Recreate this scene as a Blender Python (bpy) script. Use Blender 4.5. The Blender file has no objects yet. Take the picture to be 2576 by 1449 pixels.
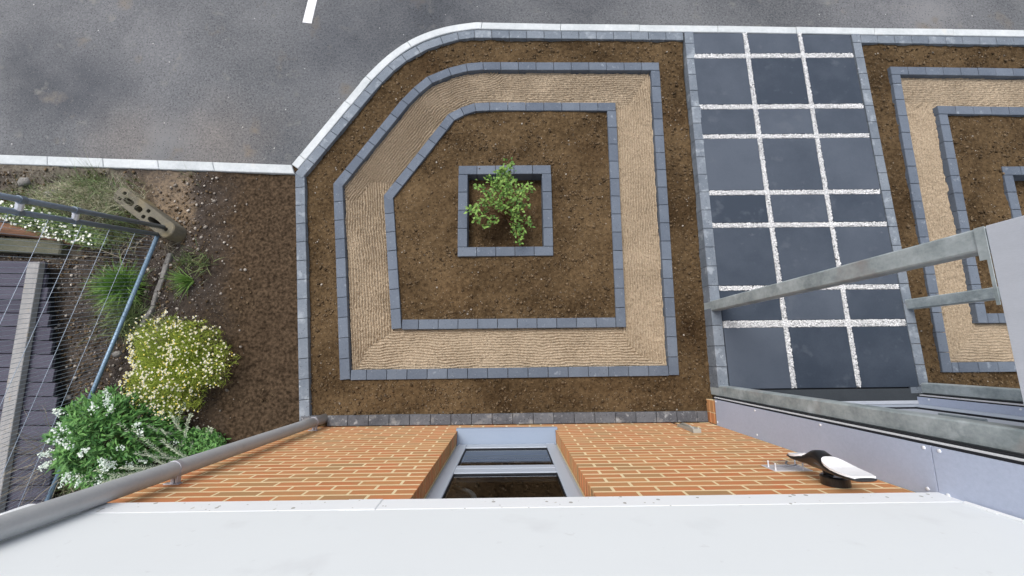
import bpy, bmesh, math, random
import numpy as np
from mathutils import Matrix, Vector

# ------------------------------------------------------------------ camera, sky, sun, exposure
sc = bpy.context.scene
COL = sc.collection
rng = np.random.default_rng(11)
random.seed(5)

cam_d = bpy.data.cameras.new('camera')
cam = bpy.data.objects.new('camera', cam_d); COL.objects.link(cam)
cam_d.sensor_width = 36.0
cam_d.lens = 36.0 * 1009.0 / 2576.0
cam_d.clip_start = 0.02; cam_d.clip_end = 600
th, yaw, roll = 0.1668, -0.0095, -0.0051
Rm = Matrix.Rotation(yaw, 3, 'Z') @ Matrix.Rotation(th, 3, 'X') @ Matrix.Rotation(roll, 3, 'Y')
cam.matrix_world = Matrix.Translation((0, 0.674, 4.143)) @ Rm.to_4x4()
sc.camera = cam

SUN_EL, SUN_AZ = math.radians(60), math.radians(-32)      # azimuth measured from +Y towards +X
w = bpy.data.worlds.new("World"); sc.world = w; w.use_nodes = True
wn = w.node_tree.nodes; wl = w.node_tree.links
bg = wn['Background']
sky = wn.new('ShaderNodeTexSky'); sky.sky_type = 'NISHITA'; sky.sun_disc = False
sky.sun_elevation = SUN_EL; sky.sun_rotation = SUN_AZ
sky.air_density = 1.0; sky.dust_density = 4.0; sky.ozone_density = 1.0
hs = wn.new('ShaderNodeHueSaturation'); hs.inputs['Saturation'].default_value = 0.55
wl.new(sky.outputs[0], hs.inputs['Color']); wl.new(hs.outputs[0], bg.inputs[0])
bg.inputs[1].default_value = 0.15
sun_d = bpy.data.lights.new('sun', 'SUN'); sun_d.energy = 1.15; sun_d.angle = math.radians(24)
sun_d.color = (1.0, 0.97, 0.93)
sun = bpy.data.objects.new('sun', sun_d); COL.objects.link(sun)
sdir = Vector((math.sin(SUN_AZ) * math.cos(SUN_EL), math.cos(SUN_AZ) * math.cos(SUN_EL), math.sin(SUN_EL)))
sun.rotation_euler = sdir.to_track_quat('Z', 'Y').to_euler()
sun.location = sdir * 20

vs = sc.view_settings
vs.view_transform = 'Standard'; vs.look = 'None'; vs.exposure = 0.60; vs.gamma = 1.0
vs.use_curve_mapping = False

# ------------------------------------------------------------------ helpers: tags and objects
def tag(o, label=None, cat=None, group=None, kind=None):
    if label: o['label'] = label
    if cat: o['category'] = cat
    if group: o['group'] = group
    if kind: o['kind'] = kind
    return o

def thing(name, label, cat, loc=(0, 0, 0), group=None):
    o = bpy.data.objects.new(name, None); COL.objects.link(o); o.location = loc
    o.empty_display_size = 0.1
    return tag(o, label, cat, group)

def link(name, me, mat=None, parent=None, loc=None, rot=None):
    if mat is not None and len(me.materials) == 0: me.materials.append(mat)
    o = bpy.data.objects.new(name, me); COL.objects.link(o)
    if loc is not None: o.location = loc
    if rot is not None: o.rotation_euler = rot
    if parent is not None:
        o.parent = parent
        if parent.type == 'EMPTY' and loc is None:
            o.location = -parent.location
    return o

def npmesh(name, V, F, rnd=None, smooth=False, mats=None, mi=None):
    """V (N,3), F (M,k) all faces of one size; rnd per face value"""
    V = np.asarray(V, dtype=np.float32); F = np.asarray(F, dtype=np.int32)
    me = bpy.data.meshes.new(name)
    me.vertices.add(len(V)); me.vertices.foreach_set('co', V.ravel())
    k = F.shape[1]
    me.loops.add(F.size); me.loops.foreach_set('vertex_index', F.ravel())
    me.polygons.add(len(F))
    me.polygons.foreach_set('loop_start', np.arange(0, F.size, k, dtype=np.int32))
    me.polygons.foreach_set('loop_total', np.full(len(F), k, dtype=np.int32))
    if smooth: me.polygons.foreach_set('use_smooth', np.ones(len(F), dtype=bool))
    if mi is not None:
        for m in mats: me.materials.append(m)
        me.polygons.foreach_set('material_index', np.asarray(mi, dtype=np.int32))
    if rnd is not None:
        a = me.attributes.new('rnd', 'FLOAT', 'FACE'); a.data.foreach_set('value', np.asarray(rnd, dtype=np.float32))
    me.update(calc_edges=True)
    return me

class MB:
    """collects polygons of any size into one mesh"""
    def __init__(s): s.v = []; s.f = []
    def add(s, vs, fs):
        n = len(s.v); s.v += [tuple(map(float, p)) for p in vs]; s.f += [tuple(i + n for i in f) for f in fs]; return s
    def box(s, x0, x1, y0, y1, z0, z1):
        return s.add([(x0,y0,z0),(x1,y0,z0),(x1,y1,z0),(x0,y1,z0),(x0,y0,z1),(x1,y0,z1),(x1,y1,z1),(x0,y1,z1)],
                     [(0,3,2,1),(4,5,6,7),(0,1,5,4),(1,2,6,5),(2,3,7,6),(3,0,4,7)])
    def cbox(s, x0, x1, y0, y1, z0, z1, c=0.004):
        """box with chamfered edges (cross-shaped construction through bmesh is avoided: 24 vertices)"""
        bm = bmesh.new()
        r = bmesh.ops.create_cube(bm, size=1.0)
        for v in bm.verts:
            v.co = Vector(((x0+x1)/2 + v.co.x*(x1-x0), (y0+y1)/2 + v.co.y*(y1-y0), (z0+z1)/2 + v.co.z*(z1-z0)))
        bmesh.ops.bevel(bm, geom=list(bm.edges), offset=c, segments=1, affect='EDGES', profile=0.5)
        bm.verts.index_update()
        s.add([v.co[:] for v in bm.verts], [[v.index for v in f.verts] for f in bm.faces]); bm.free(); return s
    def tube(s, P, r, n=12, cap=True):
        P = [Vector(p) for p in P]; N = len(P); rs = r if hasattr(r, '__len__') else [r]*N
        rings = []; up = None
        for i in range(N):
            t = (P[min(i+1, N-1)] - P[max(i-1, 0)]).normalized()
            if up is None: up = Vector((0,0,1)) if abs(t.z) < .9 else Vector((1,0,0))
            a = t.cross(up).normalized(); b = a.cross(t).normalized(); up = b
            rings.append([P[i] + (a*math.cos(2*math.pi*k/n) + b*math.sin(2*math.pi*k/n))*rs[i] for k in range(n)])
        vs = [q for rg in rings for q in rg]; fs = []
        for i in range(N-1):
            for k in range(n):
                fs.append((i*n+k, i*n+(k+1) % n, (i+1)*n+(k+1) % n, (i+1)*n+k))
        if cap: fs.append(tuple(range(n-1, -1, -1))); fs.append(tuple((N-1)*n+k for k in range(n)))
        return s.add(vs, fs)
    def prism(s, poly, z0, z1, c=0.0035, zt=None):
        """upright prism from a counter-clockwise polygon with a chamfered top"""
        n = len(poly); P = [Vector((p[0], p[1], 0)) for p in poly]
        zs = zt if zt else [z1]*n
        ins = []
        for i in range(n):
            a, b, d = P[i-1], P[i], P[(i+1) % n]
            e1 = (b-a).normalized(); e2 = (d-b).normalized()
            n1 = Vector((-e1.y, e1.x, 0)); n2 = Vector((-e2.y, e2.x, 0))
            m = (n1+n2); m = m / max(m.dot(n1), 0.3)
            ins.append(b + m*c)
        vs = [(p.x, p.y, z0) for p in P] + [(p.x, p.y, zs[i]-c) for i, p in enumerate(P)] + [(p.x, p.y, zs[i]) for i, p in enumerate(ins)]
        fs = [tuple(range(n-1, -1, -1)), tuple(2*n+i for i in range(n))]
        for i in range(n):
            j = (i+1) % n
            fs.append((i, j, n+j, n+i)); fs.append((n+i, n+j, 2*n+j, 2*n+i))
        return s.add(vs, fs)
    def mesh(s, name, smooth=False):
        me = bpy.data.meshes.new(name); me.from_pydata(s.v, [], s.f)
        if smooth: me.polygons.foreach_set('use_smooth', [True]*len(me.polygons))
        me.update(); return me
    def obj(s, name, mat, parent=None, smooth=False):
        return link(name, s.mesh(name, smooth), mat, parent)

def vnoise(x, y, scale, seed=0):
    r = np.random.default_rng(seed + 1000); T = r.random((256, 256))
    X = x/scale; Y = y/scale
    xi = np.floor(X).astype(int); yi = np.floor(Y).astype(int); fx = X-xi; fy = Y-yi
    fx = fx*fx*(3-2*fx); fy = fy*fy*(3-2*fy)
    g = lambda a, b: T[a % 256, b % 256]
    return (g(xi, yi)*(1-fx)+g(xi+1, yi)*fx)*(1-fy) + (g(xi, yi+1)*(1-fx)+g(xi+1, yi+1)*fx)*fy - 0.5

def inpoly(x, y, poly):
    ins = np.zeros(x.shape, bool); n = len(poly)
    for i in range(n):
        x1, y1 = poly[i][:2]; x2, y2 = poly[(i+1) % n][:2]
        if y1 == y2: continue
        c = ((y1 > y) != (y2 > y)) & (x < (x2-x1)*(y-y1)/(y2-y1) + x1)
        ins ^= c
    return ins

def polydist(x, y, poly, closed=True):
    d = np.full(x.shape, 1e9); n = len(poly)
    for i in range(n if closed else n-1):
        x1, y1 = poly[i][:2]; x2, y2 = poly[(i+1) % n][:2]
        dx, dy = x2-x1, y2-y1; L = dx*dx+dy*dy
        t = np.clip(((x-x1)*dx+(y-y1)*dy)/L, 0, 1)
        d = np.minimum(d, np.hypot(x-x1-t*dx, y-y1-t*dy))
    return d

# ------------------------------------------------------------------ materials
def mat(name, cols, rough=0.8, spec=0.3, metal=0.0, big=(1.0, 0.5), fine=(60.0, 0.3), objvar=0.0, facevar=0.0,
        bump=(0, 0), bump2=(0, 0), speck=None, patch=None, stretch=(1, 1, 1), coat=0.0, rnd_ramp=None):
    """cols: dark and light base colour; big/fine: (noise scale, weight); patch: (scale, threshold, softness, colour)"""
    m = bpy.data.materials.new(name); m.use_nodes = True
    N = m.node_tree.nodes; L = m.node_tree.links; P = N['Principled BSDF']
    def nd(t, **k):
        q = N.new(t)
        for a, b in k.items(): setattr(q, a, b)
        return q
    geo = nd('ShaderNodeNewGeometry'); mp = nd('ShaderNodeMapping'); mp.inputs['Scale'].default_value = stretch
    L.new(geo.outputs['Position'], mp.inputs['Vector'])
    pos = mp.outputs[0]
    def noise(s, det=4, rg=0.6, off=None):
        q = nd('ShaderNodeTexNoise'); q.inputs['Scale'].default_value = s; q.inputs['Detail'].default_value = det
        q.inputs['Roughness'].default_value = rg; L.new(pos, q.inputs['Vector']); return q.outputs['Fac']
    def math_(op, a, b=None, c=None):
        q = nd('ShaderNodeMath', operation=op)
        for i, v in enumerate((a, b, c)):
            if v is None: continue
            if isinstance(v, (int, float)): q.inputs[i].default_value = v
            else: L.new(v, q.inputs[i])
        return q.outputs[0]
    # factor = .5 + weights*(noise-.5)*k
    f = math_('MULTIPLY_ADD', noise(big[0], 5), big[1]*3.0, 0.5 - 1.5*big[1])
    f = math_('ADD', f, math_('MULTIPLY_ADD', noise(fine[0], 3, .7), fine[1]*3.0, -1.5*fine[1]))
    if facevar or rnd_ramp:
        at = nd('ShaderNodeAttribute'); at.attribute_name = 'rnd'
    if objvar or rnd_ramp:
        oi = nd('ShaderNodeObjectInfo')
    if facevar: f = math_('ADD', f, math_('MULTIPLY_ADD', at.outputs['Fac'], facevar, -facevar/2))
    if objvar: f = math_('ADD', f, math_('MULTIPLY_ADD', oi.outputs['Random'], objvar, -objvar/2))
    cl = nd('ShaderNodeClamp'); L.new(f, cl.inputs['Value']); f = cl.outputs[0]
    def mix(fac, a, b):
        q = nd('ShaderNodeMix', data_type='RGBA')
        for v, s in ((fac, q.inputs[0]), (a, q.inputs[6]), (b, q.inputs[7])):
            if isinstance(v, (int, float)): s.default_value = v
            elif isinstance(v, tuple): s.default_value = (*v[:3], 1)
            else: L.new(v, s)
        return q.outputs[2]
    if rnd_ramp:
        r = math_('FRACT', math_('ADD', at.outputs['Fac'], oi.outputs['Random']))
        cr = nd('ShaderNodeValToRGB'); cr.color_ramp.interpolation = 'LINEAR'
        els = cr.color_ramp.elements
        els[0].position = rnd_ramp[0][0]; els[0].color = (*rnd_ramp[0][1], 1)
        els[1].position = rnd_ramp[1][0]; els[1].color = (*rnd_ramp[1][1], 1)
        for p_, c_ in rnd_ramp[2:]:
            e = els.new(p_); e.color = (*c_, 1)
        L.new(r, cr.inputs[0])
        col = mix(math_('MULTIPLY', f, 0.75), cr.outputs[0], cols[0])
    else:
        col = mix(f, cols[0], cols[1])
    if patch:
        for (s_, t_, w_, c_) in patch:
            q = nd('ShaderNodeMapRange'); L.new(noise(s_, 4, .55), q.inputs[0])
            q.inputs[1].default_value = t_; q.inputs[2].default_value = t_ + w_
            col = mix(q.outputs[0], col, c_)
    if speck:
        for (s_, t_, c_) in speck:
            v = nd('ShaderNodeTexVoronoi'); v.inputs['Scale'].default_value = s_; L.new(pos, v.inputs['Vector'])
            sp = nd('ShaderNodeSeparateColor'); L.new(v.outputs['Color'], sp.inputs[0])
            k = math_('MULTIPLY', math_('GREATER_THAN', sp.outputs[0], t_), math_('LESS_THAN', v.outputs['Distance'], 0.35))
            col = mix(k, col, c_)
    L.new(col, P.inputs['Base Color'])
    P.inputs['Roughness'].default_value = rough; P.inputs['Metallic'].default_value = metal
    P.inputs['Specular IOR Level'].default_value = spec
    if coat: P.inputs['Coat Weight'].default_value = coat
    h = None
    if bump[1]:
        h = math_('MULTIPLY', noise(bump[0], 6, .65), bump[1])
        if bump2[1]: h = math_('ADD', h, math_('MULTIPLY', noise(bump2[0], 4, .6), bump2[1]))
        b = nd('ShaderNodeBump'); b.inputs['Strength'].default_value = 1.0; b.inputs['Distance'].default_value = 1.0
        L.new(h, b.inputs['Height']); L.new(b.outputs[0], P.inputs['Normal'])
    return m

M = {}
M['asphalt'] = mat('asphalt', [(.066,.071,.078), (.172,.176,.183)], rough=.93, spec=.15, big=(0.7, .5), fine=(42, .60), bump=(110, .008), bump2=(14, .006),
                   speck=[(45, .9985, (.38,.38,.37)), (80, .86, (.030,.032,.036)), (130, .90, (.19,.195,.20))],
                   patch=[(1.1, .56, .18, (.175,.178,.182)), (.45, .55, .16, (.062,.067,.076)), (5, .62, .14, (.165,.165,.158)), (2.3, .62, .12, (.150,.136,.120)), (9, .70, .08, (.20,.20,.195))])
M['soil'] = mat('soil', [(.028,.0175,.0088), (.136,.092,.049)], rough=1.0, spec=.05, big=(1.5, .60), fine=(30, .55), bump=(55, .010), bump2=(200, .004),
                speck=[(75, .975, (.20,.16,.11)), (120, .985, (.33,.29,.23)), (60, .85, (.030,.019,.011))])
M['rough_soil'] = mat('rough_soil', [(.028,.024,.022), (.092,.076,.064)], rough=1.0, spec=.05, big=(2.4, .5), fine=(30, .5), bump=(45, .014), bump2=(160, .005),
                speck=[(60, .95, (.30,.27,.25)), (100, .96, (.42,.40,.38)), (50, .85, (.018,.013,.012))])
M['clod'] = mat('clod', [(.042,.029,.017), (.175,.126,.077)], rough=1, spec=.05, big=(8, .3), fine=(90, .3), facevar=.9, bump=(120, .003))
M['stone'] = mat('stone', [(.10,.085,.07), (.42,.38,.33)], rough=.9, spec=.2, big=(9, .3), fine=(90, .2), facevar=1.0)
M['sand'] = mat('sandy_gravel', [(.20,.157,.108), (.475,.390,.287)], rough=1, spec=.08, big=(3.2, .12), fine=(60, .6), bump=(150, .004), bump2=(60, .004),
                speck=[(160, .88, (.13,.09,.05)), (200, .9, (.62,.52,.38))])
M['sand_grain'] = mat('sand_grain', [(.17,.13,.085), (.54,.45,.335)], rough=.95, spec=.1, big=(5, .2), fine=(120, .2), facevar=1.0)
M['white_pebble'] = mat('white_pebble', [(.42,.43,.44), (.95,.95,.95)], rough=.7, spec=.3, big=(9, .1), fine=(90, .2), facevar=.9)
M['pebble_bed'] = mat('pebble_bed', [(.26,.26,.26), (.46,.46,.46)], rough=1, big=(20, .3), fine=(150, .5), bump=(120, .004))
blk = dict(rough=.85, spec=.25, fine=(55, .35), objvar=.55, bump=(190, .0012), bump2=(30, .001))
M['block'] = mat('charcoal_block', [(.078,.096,.126), (.130,.155,.192)], big=(5, .35), speck=[(120, .99, (.26,.28,.31)), (90, .98, (.055,.06,.07))],
                 patch=[(11, .64, .12, (.22,.25,.29)), (28, .72, .06, (.34,.37,.41))], **blk)
M['pale_block'] = mat('weathered_block', [(.108,.130,.158), (.185,.212,.245)], big=(7, .45), speck=[(110, .98, (.28,.31,.34)), (80, .96, (.06,.066,.076))],
                 patch=[(9, .55, .12, (.25,.28,.31)), (24, .66, .08, (.34,.37,.40))], **blk)
M['wall_block'] = mat('wall_block', [(.062,.066,.076), (.125,.132,.146)], big=(9, .55), speck=[(110, .94, (.24,.25,.26)), (80, .93, (.028,.03,.034))],
                 patch=[(8, .56, .12, (.20,.20,.20)), (20, .62, .08, (.26,.27,.28))], **blk)
M['slab'] = mat('slate_slab', [(.026,.037,.055), (.066,.081,.106)], rough=.72, spec=.3, big=(2.6, .4), fine=(60, .12), objvar=1.0, bump=(160, .0008), bump2=(9, .001),
                patch=[(5, .60, .2, (.080,.094,.116)), (13, .68, .14, (.092,.106,.128))])
M['kerb'] = mat('kerb_concrete', [(.38,.41,.42), (.56,.59,.60)], rough=.85, spec=.2, big=(3, .5), fine=(28, .35), objvar=.25, bump=(150, .001),
                patch=[(6, .62, .15, (.50,.50,.47)), (30, .70, .08, (.42,.42,.40))])
M['paint'] = mat('road_paint', [(.62,.63,.64), (.86,.87,.88)], rough=.7, big=(6, .3), fine=(120, .5), bump=(110, .002))
M['brick'] = mat('brick', [(.39,.25,.115), (.5,.3,.12)], rough=.9, spec=.15, big=(7, .75), fine=(70, .40), stretch=(1, 1, 2.2), bump=(160, .0010), bump2=(40, .0008),
                 rnd_ramp=[(0.0, (.54,.175,.072)), (.16, (.58,.215,.095)), (.36, (.52,.175,.075)), (.52, (.58,.25,.105)), (.66, (.47,.23,.105)), (.78, (.36,.21,.105)), (.88, (.56,.26,.12)), (1.0, (.54,.175,.072))])
M['mortar'] = mat('mortar', [(.62,.49,.28), (.82,.70,.46)], rough=.95, spec=.1, big=(5, .4), fine=(150, .5), bump=(170, .002))
M['render'] = mat('white_render', [(.70,.735,.750), (.755,.79,.803)], rough=.7, spec=.25, big=(1.2, .25), fine=(140, .12), bump=(300, .0003), bump2=(5, .0006),
                  speck=[(9, .993, (.55,.56,.56))], patch=[(3.5, .60, .25, (.64,.665,.68)), (14, .68, .1, (.62,.64,.65))])
M['bead'] = mat('white_bead', [(.73,.755,.775), (.80,.825,.845)], rough=.45, spec=.4, big=(2, .2), fine=(60, .15),
                speck=[(38, .965, (.36,.36,.34)), (80, .975, (.45,.45,.43))], patch=[(16, .70, .05, (.48,.47,.42))])
M['galv'] = mat('galvanised_steel', [(.20,.240,.250), (.42,.47,.485)], rough=.55, spec=.5, metal=.12, big=(5, .8), fine=(35, .35), bump=(120, .0004),
                patch=[(7, .60, .12, (.47,.52,.54)), (3, .58, .15, (.27,.25,.24))])
M['fascia'] = mat('brushed_fascia', [(.40,.43,.48), (.53,.56,.62)], rough=.55, spec=.4, metal=.05, big=(2, .35), fine=(80, .3), stretch=(1, 4, 1), bump=(200, .0003))
M['clad'] = mat('lavender_cladding', [(.365,.415,.53), (.455,.505,.63)], rough=.6, spec=.3, metal=.0, big=(1.3, .5), fine=(70, .45), bump=(400, .0002))
M['seam'] = mat('dark_gap', [(.010,.011,.014), (.018,.019,.024)], rough=.8, big=(5, .2), fine=(60, .1))
M['white_metal'] = mat('white_metal', [(.68,.70,.74), (.78,.80,.83)], rough=.4, spec=.5, big=(3, .2), fine=(60, .1))
M['alu'] = mat('window_aluminium', [(.37,.42,.49), (.44,.49,.565)], rough=.5, spec=.4, metal=.0, big=(2.5, .25), fine=(200, .3), bump=(350, .0002))
M['sill'] = mat('sill_aluminium', [(.155,.205,.285), (.205,.255,.335)], rough=.5, spec=.35, metal=.0, big=(2, .25), fine=(200, .35), bump=(300, .0002))
M['pipe'] = mat('downpipe_steel', [(.38,.395,.41), (.49,.505,.515)], rough=.45, spec=.5, metal=.15, big=(5, .35), fine=(70, .25),
                patch=[(9, .66, .10, (.38,.39,.40))], bump=(90, .0004))
M['clip'] = mat('pipe_bracket_metal', [(.38,.38,.42), (.55,.55,.60)], rough=.4, spec=.5, metal=.5, big=(8, .3), fine=(80, .2))
M['black'] = mat('black_plastic', [(.006,.006,.007), (.012,.012,.013)], rough=.28, spec=.5, big=(3, .2), fine=(90, .2), coat=.3)
M['gasket'] = mat('black_gasket', [(.010,.012,.016), (.016,.018,.024)], rough=.6, big=(3, .2), fine=(90, .2))
M['diffuser'] = mat('white_diffuser', [(.80,.80,.82), (.85,.85,.87)], rough=.35, spec=.4, big=(3, .1), fine=(90, .1))
M['plate'] = mat('steel_plate', [(.52,.51,.53), (.60,.59,.61)], rough=.5, spec=.4, metal=.0, big=(3, .3), fine=(90, .2))
M['box_plastic'] = mat('grey_plastic', [(.30,.29,.25), (.37,.36,.32)], rough=.5, spec=.4, big=(8, .3), fine=(90, .2))
M['drain'] = mat('threshold_slab', [(.028,.034,.040), (.05,.058,.066)], rough=.75, big=(4, .4), fine=(120, .3), bump=(200, .001))
M['fence_steel'] = mat('blue_grey_steel', [(.13,.21,.30), (.24,.34,.44)], rough=.45, spec=.5, metal=.3, big=(4, .4), fine=(60, .3), patch=[(9, .66, .1, (.34,.40,.46))])
M['upright_steel'] = mat('fence_upright_steel', [(.15,.19,.24), (.24,.29,.35)], rough=.42, spec=.5, metal=.4, big=(4, .4), fine=(60, .3))
M['wire'] = mat('fence_wire', [(.30,.36,.45), (.46,.54,.64)], rough=.45, spec=.5, metal=.3, big=(4, .3), fine=(60, .3))
M['coupler'] = mat('coupler_metal', [(.70,.72,.78), (.82,.84,.88)], rough=.35, spec=.5, metal=.3, big=(8, .3), fine=(60, .3))
M['foot'] = mat('fence_foot_concrete', [(.095,.088,.070), (.175,.160,.120)], rough=.95, big=(7, .5), fine=(80, .4), bump=(120, .003), patch=[(3, .48, .2, (.27,.215,.115))])
M['deck'] = mat('dark_deck_board', [(.045,.043,.062), (.085,.082,.110)], rough=.75, spec=.25, big=(3, .4), fine=(50, .3), objvar=.5, stretch=(1, 6, 1), bump=(80, .002))
M['timber'] = mat('grey_timber', [(.20,.20,.20), (.34,.33,.32)], rough=.9, big=(4, .45), fine=(60, .35), stretch=(6, 1, 6), bump=(70, .003), patch=[(5, .6, .15, (.30,.24,.16))])
M['log'] = mat('brown_timber', [(.10,.048,.028), (.26,.14,.085)], rough=.9, big=(5, .5), fine=(60, .4), stretch=(1, 5, 5), bump=(70, .004))
M['moss'] = mat('mossy_kerbstone', [(.055,.062,.042), (.135,.130,.095)], rough=1, big=(6, .55), fine=(60, .5), bump=(60, .006))
M['concrete'] = mat('rough_concrete', [(.13,.125,.115), (.26,.25,.235)], rough=.95, big=(8, .5), fine=(80, .5), bump=(70, .006), patch=[(14, .62, .1, (.40,.38,.35))])
def leafm(name, a, b, v=1.0, rough=.55): return mat(name, [a, b], rough=rough, spec=.3, big=(4, .15), fine=(60, .1), facevar=v)
M['leaf'] = leafm('shrub_leaf', (.045,.125,.020), (.21,.34,.075))
M['stem'] = leafm('shrub_stem', (.13,.075,.035), (.27,.17,.085))
M['grass'] = leafm('grass_blade', (.055,.150,.028), (.24,.40,.085))
M['dry_grass'] = leafm('dry_grass_blade', (.27,.27,.17), (.58,.55,.40))
M['weed'] = leafm('weed_leaf', (.085,.145,.050), (.24,.29,.12))
M['cham'] = leafm('feathery_leaf', (.13,.21,.025), (.52,.60,.10))
M['dark_leaf'] = leafm('dark_leaf', (.036,.125,.030), (.155,.33,.085))
M['petal'] = leafm('white_petal', (.66,.66,.56), (.88,.88,.83))
M['panicle'] = leafm('white_blossom', (.40,.50,.42), (.74,.79,.72))
M['yellow'] = leafm('yellow_centre', (.60,.47,.06), (.80,.70,.16))
M['silver'] = leafm('silver_leaf', (.23,.30,.21), (.52,.56,.41))
M['straw'] = leafm('dry_stem', (.20,.175,.12), (.42,.37,.27))

def glass_mat():
    m = bpy.data.materials.new('window_glass'); m.use_nodes = True
    N = m.node_tree.nodes; L = m.node_tree.links; N.remove(N['Principled BSDF'])
    t = N.new('ShaderNodeBsdfTransparent'); t.inputs[0].default_value = (.62,.66,.66,1)
    g = N.new('ShaderNodeBsdfGlossy'); g.inputs['Roughness'].default_value = .015; g.inputs[0].default_value = (.92,.95,1,1)
    fr = N.new('ShaderNodeFresnel'); fr.inputs[0].default_value = 1.8
    mx = N.new('ShaderNodeMixShader'); L.new(fr.outputs[0], mx.inputs[0]); L.new(t.outputs[0], mx.inputs[1]); L.new(g.outputs[0], mx.inputs[2])
    L.new(mx.outputs[0], N['Material Output'].inputs[0]); return m
M['glass'] = glass_mat()
def acrylic_mat():
    m = bpy.data.materials.new('clear_acrylic'); m.use_nodes = True
    N = m.node_tree.nodes; L = m.node_tree.links; N.remove(N['Principled BSDF'])
    t = N.new('ShaderNodeBsdfTransparent'); t.inputs[0].default_value = (.95,.95,.96,1)
    g = N.new('ShaderNodeBsdfGlossy'); g.inputs['Roughness'].default_value = .08
    mx = N.new('ShaderNodeMixShader'); mx.inputs[0].default_value = .10; L.new(t.outputs[0], mx.inputs[1]); L.new(g.outputs[0], mx.inputs[2])
    L.new(mx.outputs[0], N['Material Output'].inputs[0]); return m
M['acrylic'] = acrylic_mat()

# ------------------------------------------------------------------ plan of the garden (metres, wall face y = 0, soil z = 0)
KO = [(-60, 4.9), (-5.526, 2.890), (-2.356, 2.748), (-1.606, 3.812), (-1.36, 4.085), (-1.086, 4.292), (-.75, 4.435), (-.393, 4.502), (6.04, 4.363), (60, 3.2)]
KX = np.array([p[0] for p in KO]); KY = np.array([p[1] for p in KO])
KO[0] = (-60, 5.3); KY[0] = 5.3
def kerb_y(x): return np.interp(x, KX, KY)
OUT = [(1.752, 3.991), (-.279, 4.011), (-.475, 3.995), (-.675, 3.938), (-.914, 3.83), (-1.069, 3.688), (-1.199, 3.539), (-1.906, 2.537), (-1.705, .446), (1.704, .456)]
INN = [(1.224, 3.486), (-.202, 3.5), (-.375, 3.492), (-.531, 3.436), (-.672, 3.356), (-.766, 3.218), (-1.242, 2.555), (-1.352, 2.396), (-1.209, .949), (1.196, .949)]
OUT2 = [(4.425, 3.923), (4.382, .459), (7.80, .459), (7.80, 3.85)]
INN2 = [(4.879, 3.421), (4.849, .954), (7.30, .954), (7.30, 3.38)]
SQ = [(-.545, 1.712), (.470, 1.712), (.470, 2.735), (-.545, 2.735)]
SQ2 = [(5.46, 1.68), (6.48, 1.68), (6.48, 2.68), (5.46, 2.68)]
PX0, PX1 = 2.135, 3.985
def path_z(y): return 0.055 + (4.37 - y)*0.0235

# ------------------------------------------------------------------ ground, road
g = MB(); g.add([(-200,-200,-.3),(200,-200,-.3),(200,200,-.3),(-200,200,-.3)], [(0,1,2,3)])
tag(g.obj('ground', M['rough_soil']), kind='structure')
rd = MB(); xs = sorted(set([float(v) for v in KX] + [-20, -10, -4, 0, 2, 4, 10, 20, -150, 150]))
top = [(x, float(kerb_y(x)) - .04) for x in xs]
n = len(xs)
rd.add([(x, y, -.045) for x, y in top] + [(x, 160, -.045) for x in xs], [(i, i+1, n+i+1, n+i) for i in range(n-1)])
tag(rd.obj('road', M['asphalt']), kind='structure')
mk = MB(); mk.prism([(-2.426, 4.600), (-2.318, 4.585), (-2.165, 5.75), (-2.262, 5.75)], -.06, -.040, c=.002)
tag(mk.obj('road_marking', M['paint']), kind='structure')

def blobs(m, spec, nscale=2.2, wob=.9):
    N = m.node_tree.nodes; L = m.node_tree.links; P = N['Principled BSDF']
    prev = P.inputs['Base Color'].links[0].from_socket
    geo = N.new('ShaderNodeNewGeometry'); nz = N.new('ShaderNodeTexNoise'); nz.inputs['Scale'].default_value = nscale; nz.inputs['Detail'].default_value = 6
    L.new(geo.outputs['Position'], nz.inputs['Vector'])
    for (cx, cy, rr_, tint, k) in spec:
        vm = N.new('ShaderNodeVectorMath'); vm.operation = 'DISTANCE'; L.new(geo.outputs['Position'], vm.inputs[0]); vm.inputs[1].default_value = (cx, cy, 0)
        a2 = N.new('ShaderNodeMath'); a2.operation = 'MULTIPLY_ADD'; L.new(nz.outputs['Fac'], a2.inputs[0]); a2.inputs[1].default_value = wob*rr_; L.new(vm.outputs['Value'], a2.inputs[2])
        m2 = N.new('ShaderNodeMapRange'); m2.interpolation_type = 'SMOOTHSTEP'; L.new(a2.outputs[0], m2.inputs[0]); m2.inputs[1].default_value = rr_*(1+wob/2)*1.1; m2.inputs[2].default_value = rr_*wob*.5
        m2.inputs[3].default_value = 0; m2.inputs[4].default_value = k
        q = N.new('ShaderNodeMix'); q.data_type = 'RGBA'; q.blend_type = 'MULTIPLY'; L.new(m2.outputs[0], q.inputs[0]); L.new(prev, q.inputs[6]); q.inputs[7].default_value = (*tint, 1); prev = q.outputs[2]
    L.new(prev, P.inputs['Base Color'])
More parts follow.
